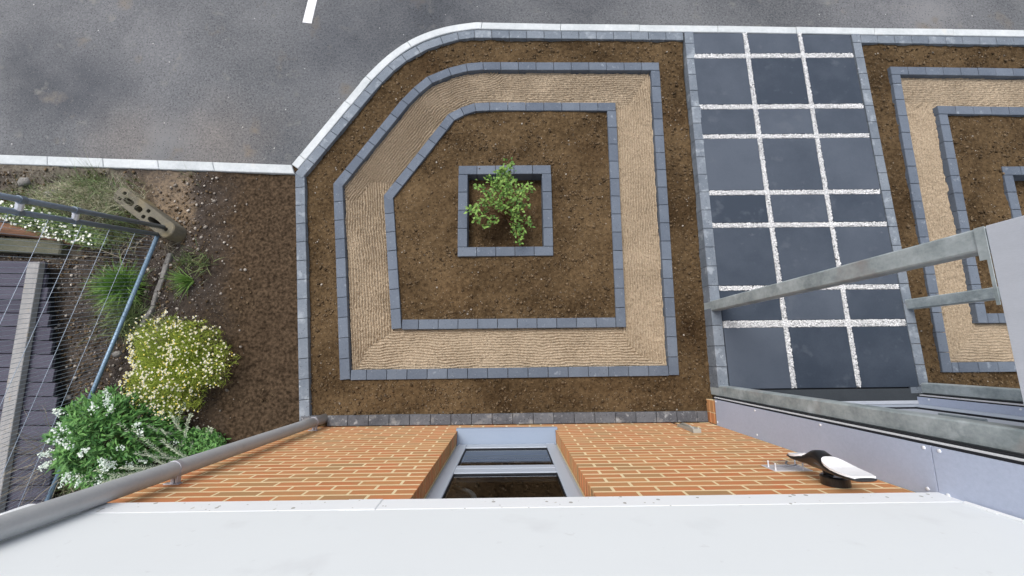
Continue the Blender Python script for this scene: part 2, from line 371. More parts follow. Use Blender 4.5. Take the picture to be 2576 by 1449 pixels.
# worn, dusty and tar-dark areas of the road surface
blobs(M['asphalt'], [(-.9, 4.75, 1.1, (.60,.62,.66), .9), (-2.0, 4.25, .8, (.66,.68,.72), .8), (.9, 5.0, .9, (.72,.73,.76), .7), (-4.6, 4.3, 1.9, (1.30,1.28,1.27), .8), (-3.2, 3.05, .75, (1.28,1.16,1.05), .9), (-4.3, 3.1, .6, (1.25,1.14,1.04), .8), (4.6, 5.0, 1.4, (1.22,1.20,1.20), .8)])
blobs(M['soil'], [(1.86, 2.2, .35, (.55,.52,.50), .8), (1.88, .9, .3, (.6,.56,.54), .8), (1.86, 3.3, .25, (.65,.6,.58), .7), (-.9, 3.98, .35, (.62,.58,.56), .8), (4.2, 2.2, .4, (.55,.52,.5), .8), (-.03, 2.1, .42, (.42,.38,.36), .95), (.9, 2.9, .35, (.75,.72,.7), .8), (-.1, .25, .4, (.72,.7,.68), .8), (-.6, 1.35, .3, (1.25,1.22,1.2), .8), (.5, 3.2, .4, (1.2,1.2,1.18), .8)], 4.0, 1.2)  # damp and dry soil patches; the square pit's shade is painted into the colour

def grid_mesh(name, x0, x1, y0, y1, step, hfun, keep):
    nx = int((x1-x0)/step)+1; ny = int((y1-y0)/step)+1
    X, Y = np.meshgrid(np.linspace(x0, x1, nx), np.linspace(y0, y1, ny), indexing='ij')
    K = keep(X, Y); Z = hfun(X, Y)
    idx = np.arange(nx*ny).reshape(nx, ny)
    k = K[:-1, :-1] | K[1:, :-1] | K[:-1, 1:] | K[1:, 1:]
    F = np.stack([idx[:-1, :-1][k], idx[1:, :-1][k], idx[1:, 1:][k], idx[:-1, 1:][k]], 1)
    used, inv = np.unique(F, return_inverse=True)
    V = np.stack([X.ravel(), Y.ravel(), Z.ravel()], 1)[used]
    return npmesh(name, V, inv.reshape(F.shape), smooth=True)

def soil_h(X, Y):
    h = .030*vnoise(X, Y, .55, 1) + .020*vnoise(X, Y, .16, 2) + .013*vnoise(X, Y, .055, 3) + .010*vnoise(X, Y, .027, 4)
    # rake marks in the left bed, running along the house
    rake = np.clip(1 - np.abs(X + 2.65)/.65, 0, 1) * (.5 + vnoise(X, Y, .4, 9))
    h = h + .004*rake*np.sin(X*2*math.pi/.045 + 6*vnoise(X, Y, .3, 5))
    h = h - .012
    h = h + .034*np.clip(1-(kerb_y(X)-Y-.2)/.30, 0, 1)
    near = np.minimum(polydist(X, Y, OUT), polydist(X, Y, INN)); h = h*np.clip(near/.15, .35, 1)
    for p in (OUT, OUT2): 
        a = inpoly(X, Y, p); d = polydist(X, Y, p)
        q = INN if p is OUT else INN2
        b = inpoly(X, Y, q); dq = polydist(X, Y, q)
        h = np.where(a & (d > .04) & ~(b & (dq > .05)), -.16 + 0*h, h)
    for p in (SQ, SQ2):
        a = inpoly(X, Y, p); d = polydist(X, Y, p)
        h = np.where(a & (d > .05), -.135 + .7*h + .05*np.exp(-((X-p[0][0]-.5)**2+(Y-p[0][1]-.55)**2)/.05), h)
    # under the path
    h = np.where((X > 2.06) & (X < 4.05) & (Y > .15), -.12, h)
    return h
def edge_x(Y): return -2.075 - .0913*(Y-.055)
def soil_keep(X, Y): return (Y < kerb_y(X) - .05) & (Y > -.02) & (X > edge_x(Y) + .04)
me = grid_mesh('bed_soil', -2.33, 8.2, -.02, 4.5, .0165, soil_h, soil_keep)
tag(link('bed_soil', me, M['soil']), kind='structure')
def soil_h2(X, Y):
    h = .055*vnoise(X, Y, .6, 11) + .035*vnoise(X, Y, .17, 12) + .026*vnoise(X, Y, .055, 13) + .012*vnoise(X, Y, .03, 14) - .012
    h = h + .05*np.clip(1-(kerb_y(X)-Y-.12)/.22, 0, 1)
    kd = kerb_y(X)-Y; h = np.where(kd < .22, np.minimum(h, .042), h)
    t = np.clip((X + 3.05)/.5, 0, 1)
    return h*(1-t) + soil_h(X, Y)*t
me = grid_mesh('waste_ground', -8.0, -1.98, -3.2, 3.3, .022, soil_h2, lambda X, Y: (Y < kerb_y(X) - .05) & (X < np.where(Y > 0, edge_x(Y) + .06, -2.08)))
o = link('waste_ground', me); tag(o, kind='structure')

# waste ground material: raked brown soil near the bed, dark stony soil by the fence, a pale sandy heap
def waste_mat():
    m = M['rough_soil'].copy(); m.name = 'waste_ground'
    N = m.node_tree.nodes; L = m.node_tree.links; P = N['Principled BSDF']
    col = P.inputs['Base Color'].links[0].from_socket
    geo = N.new('ShaderNodeNewGeometry'); sx = N.new('ShaderNodeSeparateXYZ'); L.new(geo.outputs['Position'], sx.inputs[0])
    nz = N.new('ShaderNodeTexNoise'); nz.inputs['Scale'].default_value = 3; nz.inputs['Detail'].default_value = 5; L.new(geo.outputs['Position'], nz.inputs['Vector'])
    ad = N.new('ShaderNodeMath'); ad.operation = 'MULTIPLY_ADD'; L.new(nz.outputs['Fac'], ad.inputs[0]); ad.inputs[1].default_value = .9; L.new(sx.outputs[0], ad.inputs[2])
    mr = N.new('ShaderNodeMapRange'); L.new(ad.outputs[0], mr.inputs[0]); mr.inputs[1].default_value = -2.95; mr.inputs[2].default_value = -2.35
    n2 = N.new('ShaderNodeTexNoise'); n2.inputs['Scale'].default_value = 34; n2.inputs['Detail'].default_value = 4; L.new(geo.outputs['Position'], n2.inputs['Vector'])
    cr = N.new('ShaderNodeValToRGB'); cr.color_ramp.elements[0].position = .33; cr.color_ramp.elements[0].color = (.027,.0185,.0115,1)
    cr.color_ramp.elements[1].position = .68; cr.color_ramp.elements[1].color = (.098,.068,.043,1); L.new(n2.outputs['Fac'], cr.inputs[0])
    mx = N.new('ShaderNodeMix'); mx.data_type = 'RGBA'; L.new(mr.outputs[0], mx.inputs[0]); L.new(col, mx.inputs[6]); L.new(cr.outputs[0], mx.inputs[7])
    prev = mx.outputs[2]
    for (cx, cy, r, c) in ((-3.75, 2.42, .36, (.235,.180,.125,1)), (-4.85, 2.45, .75, (.185,.165,.130,1)), (-3.62, 2.12, .25, (.21,.155,.10,1))):
        vm = N.new('ShaderNodeVectorMath'); vm.operation = 'DISTANCE'; L.new(geo.outputs['Position'], vm.inputs[0]); vm.inputs[1].default_value = (cx, cy, 0)
        a2 = N.new('ShaderNodeMath'); a2.operation = 'MULTIPLY_ADD'; L.new(nz.outputs['Fac'], a2.inputs[0]); a2.inputs[1].default_value = .7; L.new(vm.outputs['Value'], a2.inputs[2])
        m2 = N.new('ShaderNodeMapRange'); L.new(a2.outputs[0], m2.inputs[0]); m2.inputs[1].default_value = r + .38; m2.inputs[2].default_value = r + .15
        m2.inputs[3].default_value = 0; m2.inputs[4].default_value = .85
        ml = N.new('ShaderNodeMath'); ml.operation = 'MULTIPLY'; L.new(m2.outputs[0], ml.inputs[0])
        m3 = N.new('ShaderNodeMapRange'); L.new(n2.outputs['Fac'], m3.inputs[0]); m3.inputs[1].default_value = .3; m3.inputs[2].default_value = .55; L.new(m3.outputs[0], ml.inputs[1])
        q = N.new('ShaderNodeMix'); q.data_type = 'RGBA'; L.new(ml.outputs[0], q.inputs[0]); L.new(prev, q.inputs[6]); q.inputs[7].default_value = c; prev = q.outputs[2]
    L.new(prev, P.inputs['Base Color']); return m
o.data.materials.append(waste_mat())

# ------------------------------------------------------------------ raked sandy gravel bands
def gravel_h(poly, q, seed):
    """rake ripples parallel to the sides; which side a spot follows wanders near the corners"""
    def f(X, Y):
        best = np.full(X.shape, 1e9); d = np.zeros(X.shape); side = np.zeros(X.shape); m = len(poly)
        for i in range(m):
            (x1, y1), (x2, y2) = poly[i][:2], poly[(i+1) % m][:2]
            dx, dy = x2-x1, y2-y1; L = math.hypot(dx, dy)
            t = np.clip(((X-x1)*dx+(Y-y1)*dy)/L/L, 0, 1); seg = np.hypot(X-x1-t*dx, Y-y1-t*dy)
            line = np.abs((X-x1)*dy-(Y-y1)*dx)/L if L > .6 else seg
            sc_ = seg + (.30*vnoise(X, Y, .35, seed+30+i) if L > .6 else 0)
            k = sc_ < best; best = np.where(k, sc_, best); d = np.where(k, line, d); side = np.where(k, abs(dy)/L, side)
        wr = .028*vnoise(X, Y, .34, seed) + .016*vnoise(X, Y, .085, seed+1) + .006*vnoise(X, Y, .03, seed+8)
        ph = (d + wr)/.0275
        amp = (.0082+.0070*side)*np.clip(.70 + .8*(vnoise(X, Y, .21, seed+2) + .42), .60, 1.25)
        w_ = np.sin(2*math.pi*ph); w_ = np.sign(w_)*np.abs(w_)**.8
        h = -.040 + amp*w_ + .004*vnoise(X, Y, .5, seed+3) + .009*vnoise(X, Y, .013, seed+4) + .010*vnoise(X, Y, .028, seed+5)
        return h
    return f
def band_keep(poly, q, xmax=99):
    def f(X, Y):
        a = inpoly(X, Y, poly) & (polydist(X, Y, poly) > .05)
        b = inpoly(X, Y, q) & (polydist(X, Y, q) > .05)
        return a & ~b & (X < xmax)
    return f
me = grid_mesh('raked_gravel', -1.92, 1.78, .44, 4.02, .0054, gravel_h(OUT, INN, 20), band_keep(OUT, INN))
tag(link('raked_gravel', me, M['sand']), 'band of raked sandy gravel between the two block rings of the corner bed', 'gravel', kind='stuff')
me = grid_mesh('raked_gravel', 4.38, 7.8, .45, 3.95, .0075, gravel_h(OUT2, INN2, 40), band_keep(OUT2, INN2, 99))
tag(link('raked_gravel', me, M['sand']), 'band of raked sandy gravel in the right-hand bed behind the steel posts', 'gravel', kind='stuff')

# ------------------------------------------------------------------ scatter of clods and pebbles
OCT = np.array([(1,0,0),(-1,0,0),(0,1,0),(0,-1,0),(0,0,1),(0,0,-1)], float)
OCF = np.array([(0,2,4),(2,1,4),(1,3,4),(3,0,4),(2,0,5),(1,2,5),(3,1,5),(0,3,5)])
t_ = (1+5**.5)/2
ICO = np.array([(-1,t_,0),(1,t_,0),(-1,-t_,0),(1,-t_,0),(0,-1,t_),(0,1,t_),(0,-1,-t_),(0,1,-t_),(t_,0,-1),(t_,0,1),(-t_,0,-1),(-t_,0,1)], float); ICO /= np.linalg.norm(ICO[0])
ICF = np.array([(0,11,5),(0,5,1),(0,1,7),(0,7,10),(0,10,11),(1,5,9),(5,11,4),(11,10,2),(10,7,6),(7,1,8),(3,9,4),(3,4,2),(3,2,6),(3,6,8),(3,8,9),(4,9,5),(2,4,11),(6,2,10),(8,6,7),(9,8,1)])
def scatter(name, P, S, base=0, flat=.7, jit=.28, rnd=None):
    B, F = (OCT, OCF) if base == 0 else (ICO, ICF)
    n = len(P); nv = len(B)
    V = B[None]*(1 + jit*(rng.random((n, nv, 1))*2-1)) * np.asarray(S)[:, None, None]
    V = V*np.stack([.75+.6*rng.random(n), np.ones(n), flat*(.7+.6*rng.random(n))], 1)[:, None, :]
    a = rng.random(n)*2*math.pi; c, s = np.cos(a)[:, None], np.sin(a)[:, None]
    tl = (rng.random((n, 1))-.5)*.9
    x, y, z = V[..., 0], V[..., 1], V[..., 2]
    y, z = y*np.cos(tl)-z*np.sin(tl), y*np.sin(tl)+z*np.cos(tl)
    x, y = x*c-y*s, x*s+y*c
    V = np.stack([x, y, z], -1) + np.asarray(P)[:, None, :]
    FF = (F[None] + (np.arange(n)*nv)[:, None, None]).reshape(-1, 3)
    r = rng.random(n) if rnd is None else rnd
    return npmesh(name, V.reshape(-1, 3), FF, rnd=np.repeat(r, len(F)))
def rand_xy(n, x0, x1, y0, y1): return x0+(x1-x0)*rng.random(n), y0+(y1-y0)*rng.random(n)

X, Y = rand_xy(42000, -2.3, 6.3, 0.1, 4.45)
ok = soil_keep(X, Y) & ~((X > 2.03) & (X < 4.1)) 
ok &= ~band_keep(OUT, INN)(X, Y) & ~band_keep(OUT2, INN2)(X, Y)
dens = vnoise(X, Y, .35, 31) + .7*vnoise(X, Y, .12, 32) + .45*np.exp(-np.abs(Y-.22)/.12) + .45*np.exp(-np.abs(X-1.95)/.12)
ok &= (dens + .5*rng.random(len(X))) > .12
ok &= (polydist(X, Y, OUT) > .015) & (polydist(X, Y, INN) > .015) & (polydist(X, Y, SQ) > .02)
X, Y = X[ok], Y[ok]; S = .0028 + .015*rng.random(len(X))**5 + .0025*rng.random(len(X))
P = np.stack([X, Y, soil_h(X, Y) + S*.35], 1)
tag(link('soil_clods', scatter('soil_clods', P, S), M['clod']), 'crumbs and clods of brown earth scattered over the flower beds', 'soil', kind='stuff')
X, Y = rand_xy(1500, -2.3, 6.3, 0.1, 4.45)
ok = soil_keep(X, Y) & ~((X > 2.03) & (X < 4.1)) & ~band_keep(OUT, INN)(X, Y) & ~band_keep(OUT2, INN2)(X, Y)
ok &= (polydist(X, Y, OUT) > .02) & (polydist(X, Y, INN) > .02) & ~inpoly(X, Y, SQ)
X, Y = X[ok], Y[ok]; S = .003 + .007*rng.random(len(X))**3
tag(link('small_stones', scatter('small_stones', np.stack([X, Y, soil_h(X, Y)+S*.5], 1), S, 1), M['stone']), 'small pale stones lying in the brown bed soil', 'stones', kind='stuff')
X, Y = rand_xy(26000, -5.6, -2.36, -1.3, 2.72)
ok = (Y < kerb_y(X) - .13) & ((vnoise(X, Y, .3, 51) + .6*rng.random(len(X)) - .75*np.clip((X+3.6)/.6, 0, 1) - .5*np.exp(-((X+3.75)**2+(Y-2.4)**2)/.12)) > .06)
X, Y = X[ok], Y[ok]; S = .004 + .018*rng.random(len(X))**6
tag(link('waste_clods', scatter('waste_clods', np.stack([X, Y, soil_h2(X, Y)+S*.3], 1), S, 0), M['clod']), 'dark clods and crumbs on the uneven ground by the fence', 'soil', kind='stuff')
X, Y = rand_xy(3400, -5.6, -2.7, -1.3, 2.70)
ok = (Y < kerb_y(X) - .13) & ((rng.random(len(X)) - .8*np.clip((X+3.6)/.9, 0, 1)) > 0)
X, Y = X[ok], Y[ok]; S = .003 + .016*rng.random(len(X))**4
tag(link('rubble', scatter('rubble', np.stack([X, Y, soil_h2(X, Y)+S*.5], 1), S, 1), M['stone']), 'pale stones and rubble bits strewn on the dark ground by the fence', 'rubble', kind='stuff')
for (keepf, hf, bx, nn, lab) in ((band_keep(OUT, INN), gravel_h(OUT, INN, 20), (-1.9, 1.75, .46, 4.0), 26000, 'loose pale grains on the raked gravel of the corner bed'),
                       (band_keep(OUT2, INN2, 6.4), gravel_h(OUT2, INN2, 40), (4.4, 6.4, .46, 3.9), 10000, 'loose pale grains on the raked gravel of the right-hand bed')):
    X, Y = rand_xy(nn, *bx); ok = keepf(X, Y); X, Y = X[ok], Y[ok]; S = .0022 + .0032*rng.random(len(X))**2
    tag(link('gravel_grains', scatter('gravel_grains', np.stack([X, Y, hf(X, Y)+S*.4], 1), S), M['sand_grain']), lab, 'gravel', kind='stuff')

# ------------------------------------------------------------------ kerb
def poly_at(P, s):
    for i in range(len(P)-1):
        L = math.dist(P[i], P[i+1])
        if s <= L or i == len(P)-2:
            t = s/L; return (P[i][0]+(P[i+1][0]-P[i][0])*t, P[i][1]+(P[i+1][1]-P[i][1])*t)
        s -= L
def offset_poly(P, w):
    """offset to the right-hand side of the walking direction"""
    R = []
    for i in range(len(P)):
        nn = []
        for a, b in ((i-1, i), (i, i+1)):
            if a < 0 or b >= len(P): continue
            dx, dy = P[b][0]-P[a][0], P[b][1]-P[a][1]; L = math.hypot(dx, dy); nn.append((dy/L, -dx/L))
        if len(nn) == 1: m = nn[0]; k = 1
        else:
            mx, my = nn[0][0]+nn[1][0], nn[0][1]+nn[1][1]; L = math.hypot(mx, my); m = (mx/L, my/L); k = 1/(m[0]*nn[0][0]+m[1]*nn[0][1])
        R.append((P[i][0]+m[0]*w*k, P[i][1]+m[1]*w*k))
    return R
def plen(P): return sum(math.dist(P[i], P[i+1]) for i in range(len(P)-1))
def run(name, P, w, cuts, z0, zf, m, parent, gap=.0045, jitter=.0012, c=.0035, endq=None):
    """pieces along the polyline P (w to its right), cut at the lengths in cuts"""
    Q = offset_poly(P, w); acc = [0]
    if endq: Q[-1] = endq
    for i in range(len(P)-1): acc.append(acc[-1]+math.dist(P[i], P[i+1]))
    def pr_(s):
        s = max(0, min(acc[-1], s))
        for i in range(len(P)-1):
            if s <= acc[i+1] + 1e-9:
                t = (s-acc[i])/(acc[i+1]-acc[i]); l = lambda A: (A[i][0]+(A[i+1][0]-A[i][0])*t, A[i][1]+(A[i+1][1]-A[i][1])*t)
                return l(P), l(Q)
    for k in range(len(cuts)-1):
        s0, s1 = cuts[k]+gap/2, cuts[k+1]-gap/2
        mids = [i for i, a in enumerate(acc) if s0+.004 < a < s1-.004]
        a, b = [pr_(s0)[0]], [pr_(s0)[1]]
        for i in mids: a.append(P[i]); b.append(Q[i])
        a.append(pr_(s1)[0]); b.append(pr_(s1)[1])
        poly = b + a[::-1]       # counter-clockwise when walking with the width to the right
        cx = sum(p[0] for p in poly)/len(poly); cy = sum(p[1] for p in poly)/len(poly)
        dz = random.uniform(-jitter, jitter); tx = random.uniform(-1, 1)*jitter*6; ty = random.uniform(-1, 1)*jitter*6
        zt = [zf(p[1]) + dz + tx*(p[0]-cx) + ty*(p[1]-cy) for p in poly]
        mb = MB(); mb.prism([(p[0]-cx, p[1]-cy) for p in poly], z0, 0, c=c, zt=zt)
        ob = link(name, mb.mesh(name), m); ob.parent = parent
        ob.location = (cx-parent.location.x, cy-parent.location.y, -parent.location.z)
def evenly(L, step, start=0.0, first=None):
    cs = [start]; s = start + (first if first else step)
    while s < L-.02: cs.append(s); s += step
    if L - cs[-1] < .05: cs.pop()
    cs.append(L); return cs
kz = lambda y: .055
kerb = thing('kerb', 'long pale concrete kerb curving between the asphalt and the corner bed', 'kerb', (-1.6, 3.8, 0))
mainK = KO[2:9]; L0 = plen(mainK)
sA = math.dist(mainK[0], mainK[1])
def catmull(P, n=6):
    R = [P[0]]
    for i in range(len(P)-1):
        p0, p1, p2, p3 = P[max(i-1, 0)], P[i], P[i+1], P[min(i+2, len(P)-1)]
        for k in range(1, n+1):
            t = k/n; R.append(tuple(.5*((2*p1[a])+(-p0[a]+p2[a])*t+(2*p0[a]-5*p1[a]+4*p2[a]-p3[a])*t*t+(-p0[a]+3*p1[a]-3*p2[a]+p3[a])*t**3) for a in (0, 1)))
    return R
u0 = (mainK[1][0]-.12*.576, mainK[1][1]-.12*.817); u1 = (mainK[5][0]+.12, mainK[5][1]-.0026)
curve = catmull([u0] + mainK[1:6] + [u1], 5); mainK = [mainK[0]] + curve + [mainK[6]]
KO_s = mainK; sC = plen(mainK[:len(curve)])
L0 = plen(mainK)
cuts = [0, .13, sA-.38, sA, sA+.64, sC]; s = cuts[-1]
while s + .915 < L0: s += .915; cuts.append(s)
cuts.append(L0)
run('kerb_stone', mainK, .090, cuts, -.22, kz, M['kerb'], kerb, gap=.004, c=.006)
kerb2 = thing('kerb', 'straight pale concrete kerb at the left behind the weeds and fence', 'kerb', (-4, 2.8, 0))
lk = [(-9.0, 3.045), (-2.357, 2.743)]; L1 = plen(lk)
cuts = [L1]; s = L1-.86; cuts.append(s)
while s > .6: s -= .60; cuts.append(max(s, 0))
run('kerb_stone', lk, .112, sorted(set(cuts)), -.22, kz, M['kerb'], kerb2, gap=.004, c=.006, endq=(-2.316, 2.640))

# ------------------------------------------------------------------ block edgings (each block is a part)
B = .203
zr = lambda y: .020
ringo = thing('block_ring', 'outer ring of charcoal paving blocks round the raked gravel of the corner bed', 'block edging', (-.1, 2.2, 0), 'block rings round the gravel bands')
# curved top-left run, walked clockwise (width to the right = inwards)
P = [OUT[7], OUT[6], OUT[5], OUT[4], OUT[3], OUT[2], OUT[1], OUT[0]]
a = [0]
for i in range(len(P)-1): a.append(a[-1]+math.dist(P[i], P[i+1]))
d0 = a[1]; nd = 6; cuts = [d0*i/nd for i in range(nd+1)] + a[2:7]
rest = a[7]-a[6]; nb = round(rest/B); cuts += [a[6]+rest*i/nb for i in range(1, nb+1)]
run('block', P, .1, cuts, -.10, zr, M['block'], ringo)
run('block', [(OUT[0][0], OUT[0][1]-.102), (OUT[9][0], OUT[9][1])], .1, evenly(3.43, B), -.10, zr, M['block'], ringo)
run('block', [(OUT[9][0]-.102, .456), (-1.603, .447)], .1, evenly(3.205, B), -.10, zr, M['block'], ringo)
Lp = math.dist(OUT[8], OUT[7])
run('block', [OUT[8], OUT[7]], .1, evenly(Lp-.0, Lp/10), -.10, zr, M['block'], ringo)
ringi = thing('block_ring', 'inner ring of charcoal paving blocks round the brown soil with the planted shrub', 'block edging', (0, 2.2, 0), 'block rings round the gravel bands')
P = [INN[7], INN[6], INN[5], INN[4], INN[3], INN[2], INN[1], INN[0]]
P = [INN[7], INN[5], INN[4], INN[3], INN[2], INN[1], INN[0]]
a = [0]
for i in range(len(P)-1): a.append(a[-1]+math.dist(P[i], P[i+1]))
cuts = [a[1]*i/5 for i in range(6)] + a[2:6]
rest = a[6]-a[5]; nb = round(rest/B); cuts += [a[5]+rest*i/nb for i in range(1, nb+1)]
run('block', P, .1, cuts, -.10, zr, M['block'], ringi)
run('block', [(INN[0][0], INN[0][1]-.102), INN[9]], .1, evenly(2.437, B), -.10, zr, M['block'], ringi)
run('block', [(INN[9][0]-.102, .949), (-1.107, .949)], .1, evenly(2.20, B), -.10, zr, M['block'], ringi)
Lp = math.dist(INN[8], INN[7]); run('block', [INN[8], INN[7]], .1, evenly(Lp, Lp/7), -.10, zr, M['block'], ringi)
def square(S, label, grp):
    x0, y0 = S[0]; x1, y1 = S[2]
    t = thing('planter_edging', label, 'block edging', ((x0+x1)/2, (y0+y1)/2, 0), grp)
    W = x1-x0; H = y1-y0
    run('block', [(x0, y1), (x1, y1)], .1, evenly(W, W/5), -.17, zr, M['block'], t)
    run('block', [(x1, y0), (x0, y0)], .1, evenly(W, W/5), -.17, zr, M['block'], t)
    run('block', [(x1, y1-.102), (x1, y0+.102)], .1, evenly(H-.204, (H-.204)/4), -.17, zr, M['block'], t)
    run('block', [(x0, y0+.102), (x0, y1-.102)], .1, evenly(H-.204, (H-.204)/4), -.17, zr, M['block'], t)
square(SQ, 'square of charcoal blocks framing the planting pit of the green shrub', 'square block frames in the beds')
square(SQ2, 'square of charcoal blocks cut off by the right edge of the photo', 'square block frames in the beds')
def rect_ring(S, label, xmax):
    (x0, yt), (xb, yb), (xr, _), _ = S
    t = thing('block_ring', label, 'block edging', (x0, (yt+yb)/2, 0), 'block rings round the gravel bands')
    run('block', [(x0, yt), (xmax, yt-.022*(xmax-x0))], .1, evenly(xmax-x0, B), -.10, zr, M['block'], t)
    run('block', [(xb, yb), (x0, yt-.102)], .1, evenly(yt-.102-yb, B), -.10, zr, M['block'], t)
    yr_ = yt-.022*(xmax-x0)-.103
    run('block', [(xmax, yr_), (xmax, yb+.101)], .1, evenly(yr_-yb-.101, B), -.10, zr, M['block'], t)
    run('block', [(xmax, yb), (xb+.102, yb)], .1, evenly(xmax-xb-.102, B), -.10, zr, M['block'], t)
rect_ring(OUT2, 'outer rectangle of charcoal blocks in the bed right of the path', 7.8)
rect_ring(INN2, 'inner rectangle of charcoal blocks in the bed right of the path', 7.3)
# border along the kerb, left side of the bed, and the row along the house wall
bd = thing('bed_border', 'weathered block border along the kerb and left side of the corner bed', 'block edging', (-2.2, 2.5, 0))
P = [(-2.311, 2.646), (-1.609, 3.636), (-1.49, 3.795), (-1.362, 3.948), (-1.209, 4.083), (-1.045, 4.189), (-.955, 4.241), (-.769, 4.312), (-.576, 4.372), (-.38, 4.398), (2.045, 4.352)]
a = [0]
for i in range(len(P)-1): a.append(a[-1]+math.dist(P[i], P[i+1]))
cuts = [a[1]*i/6 for i in range(7)] + [a[2], a[3], a[4], a[5], a[7], a[8], a[9]]
rest = a[10]-a[9]; cuts += [a[9]+rest*i/12 for i in range(1, 13)]
run('block', P, .1, cuts, -.12, kz, M['pale_block'], bd)
zb = lambda y: .030 + .02*max(0, min(1, y/2.6))
Lp = math.dist((-2.075, .055), (-2.311, 2.64))
run('block', [(-2.075, .055), (-2.311, 2.64)], .1, evenly(Lp, B), -.12, zb, M['pale_block'], bd)
wr = thing('wall_border', 'row of dark weathered blocks at the foot of the brick wall', 'block edging', (0, .05, 0))
run('block', [(-1.805, .108), (1.955, .108)], .1, evenly(3.76, B), -.1, lambda y: .030, M['wall_block'], wr)
run('block', [(-2.07, .108), (-1.9, .108)], .1, evenly(.17, .2), -.1, lambda y: .030, M['wall_block'], wr)
rb = thing('bed_border', 'weathered block border between kerb and soil right of the path', 'block edging', (5, 4.3, 0))
run('block', [(4.105, 4.305), (8.2, 4.215)], .1, evenly(4.09, .198), -.12, kz, M['pale_block'], rb)

# ------------------------------------------------------------------ paved path
pth = MB()
pth.add([(2.07, .20, path_z(.2)-.03), (4.05, .20, path_z(.2)-.03), (4.05, 4.36, .02), (2.07, 4.36, .02)], [(0,1,2,3)])
path = tag(pth.obj('path', M['pebble_bed']), kind='structure')
def chunk(name, x0, x1, y0, y1, zf, th_, m, parent, c=.003):
    cx, cy = (x0+x1)/2, (y0+y1)/2; mb = MB()
    pl = [(x0-cx, y0-cy), (x1-cx, y0-cy), (x1-cx, y1-cy), (x0-cx, y1-cy)]
    dz = random.uniform(-.001, .001)
    mb.prism(pl, zf(cy)-th_, 0, c=c, zt=[zf(p[1]+cy)+dz for p in pl])
    ob = link(name, mb.mesh(name), m); ob.parent = parent; ob.location = (cx, cy, 0); return ob
COLS = [(2.137, 2.737), (2.790, 3.374), (3.424, 3.983)]
ROWS = [(4.066, 4.366), (3.416, 4.004), (3.050, 3.354), (2.391, 2.995), (2.026, 2.335), (1.353, 1.970), (.996, 1.300), (.331, .922)]
for (a0, a1) in COLS:
    for (b0, b1) in ROWS: chunk('paving_slab', a0, a1, b0, min(b1, float(kerb_y(a1))-.0945), path_z, .04, M['slab'], path)
# white pebble joints
PXs, PYs = [], []
def strip(x0, x1, y0, y1, dens=34000):
    n = int((x1-x0)*(y1-y0)*dens); PXs.append(x0+(x1-x0)*rng.random(n)); PYs.append(y0+(y1-y0)*rng.random(n))
for i in range(2): strip(COLS[i][1]+.003, COLS[i+1][0]-.003, .335, 4.34)
for j in range(7): strip(COLS[0][0]+.004, COLS[2][1]-.006, ROWS[j+1][1]+.004, ROWS[j][0]-.004)
X = np.concatenate(PXs); Y = np.concatenate(PYs); S = .0040 + .0040*rng.random(len(X))
Z = path_z(Y) - .010 + .012*rng.random(len(X))
ob = link('white_pebbles', scatter('white_pebbles', np.stack([X, Y, Z], 1), S, 0, flat=.8), M['white_pebble']); ob.parent = path
tag(ob, 'white pebbles filling the joints between the slate slabs', kind='stuff')
pe = thing('path_edging', 'raised block edging along the left side of the slab path', 'block edging', (2.08, 2.3, 0), 'block edgings along the slab path')
Lp = 4.365-.34
run('block', [(2.024, .34), (2.060, 4.366)], .102, evenly(Lp, .2035), -.05, path_z, M['pale_block'], pe)
pe = thing('path_edging', 'raised block edging along the right side of the slab path', 'block edging', (4.04, 2.3, 0), 'block edgings along the slab path')
run('block', [(3.988, .34), (4.006, 4.325)], .095, evenly(3.985, .2035), -.05, path_z, M['pale_block'], pe)

# ------------------------------------------------------------------ the house
house = thing('house', 'red brick and white rendered house wall with a grey window and brick plinth', 'house', (0, -.2, 0))
HL = -2.10; JL, JR = -.485, .408; SZ = .33; TOPZ = 2.165
# core behind the bricks (mortar), recessed a little; opening left for the window
mo = MB(); d = -.0003
mo.box(HL, JL-.0030, -.25, d, -.1, TOPZ); mo.box(JR+.0030, 1.96, -.25, d, -.1, TOPZ); mo.box(JL-.0029, JR+.0029, -.25, d, -.1, SZ-.05)
mo.obj('mortar', M['mortar'], house)
cells = []
for k in range(-2, 28):
    z0 = .059+.075*k+.005; z1 = z0+.065
    half = (k % 2 == 1)
    spans = []
    if z0 < SZ-.06:
        x = JR - .225*4 - (.1125 if half else 0) - .225*7 + .0
        x = JR + .225*7 - (.1125 if half else 0)
        while x > HL-.2: spans.append((x-.22+.0025+.0025, x-.005)); x -= .225
    else:
        x = JR; first = .1125 if half else .225
        xe = x
        L_ = first
        while xe < 1.96: spans.append((xe, xe+L_-.010)); xe += L_; L_ = .225
        xe = JL; L_ = first
        while xe > HL: spans.append((xe-L_+.010, xe)); xe -= L_; L_ = .225
    for (a0, a1) in spans:
        a0 = max(a0, HL); a1 = min(a1, 1.955)
        if a1-a0 > .03: cells.append((k, a0, a1, z0, z1))
cells.sort(key=lambda c: (-c[0], c[1]))
cache = {}
def brick_mesh(w_):
    key = round(w_-.004, 3)
    if key not in cache:
        mb = MB(); mb.cbox(-key/2, key/2, -.10, 0, .0005, .0590, .0006); cache[key] = mb.mesh('brick'); cache[key].materials.append(M['brick'])
    return cache[key]
low = MB(); lowr = []
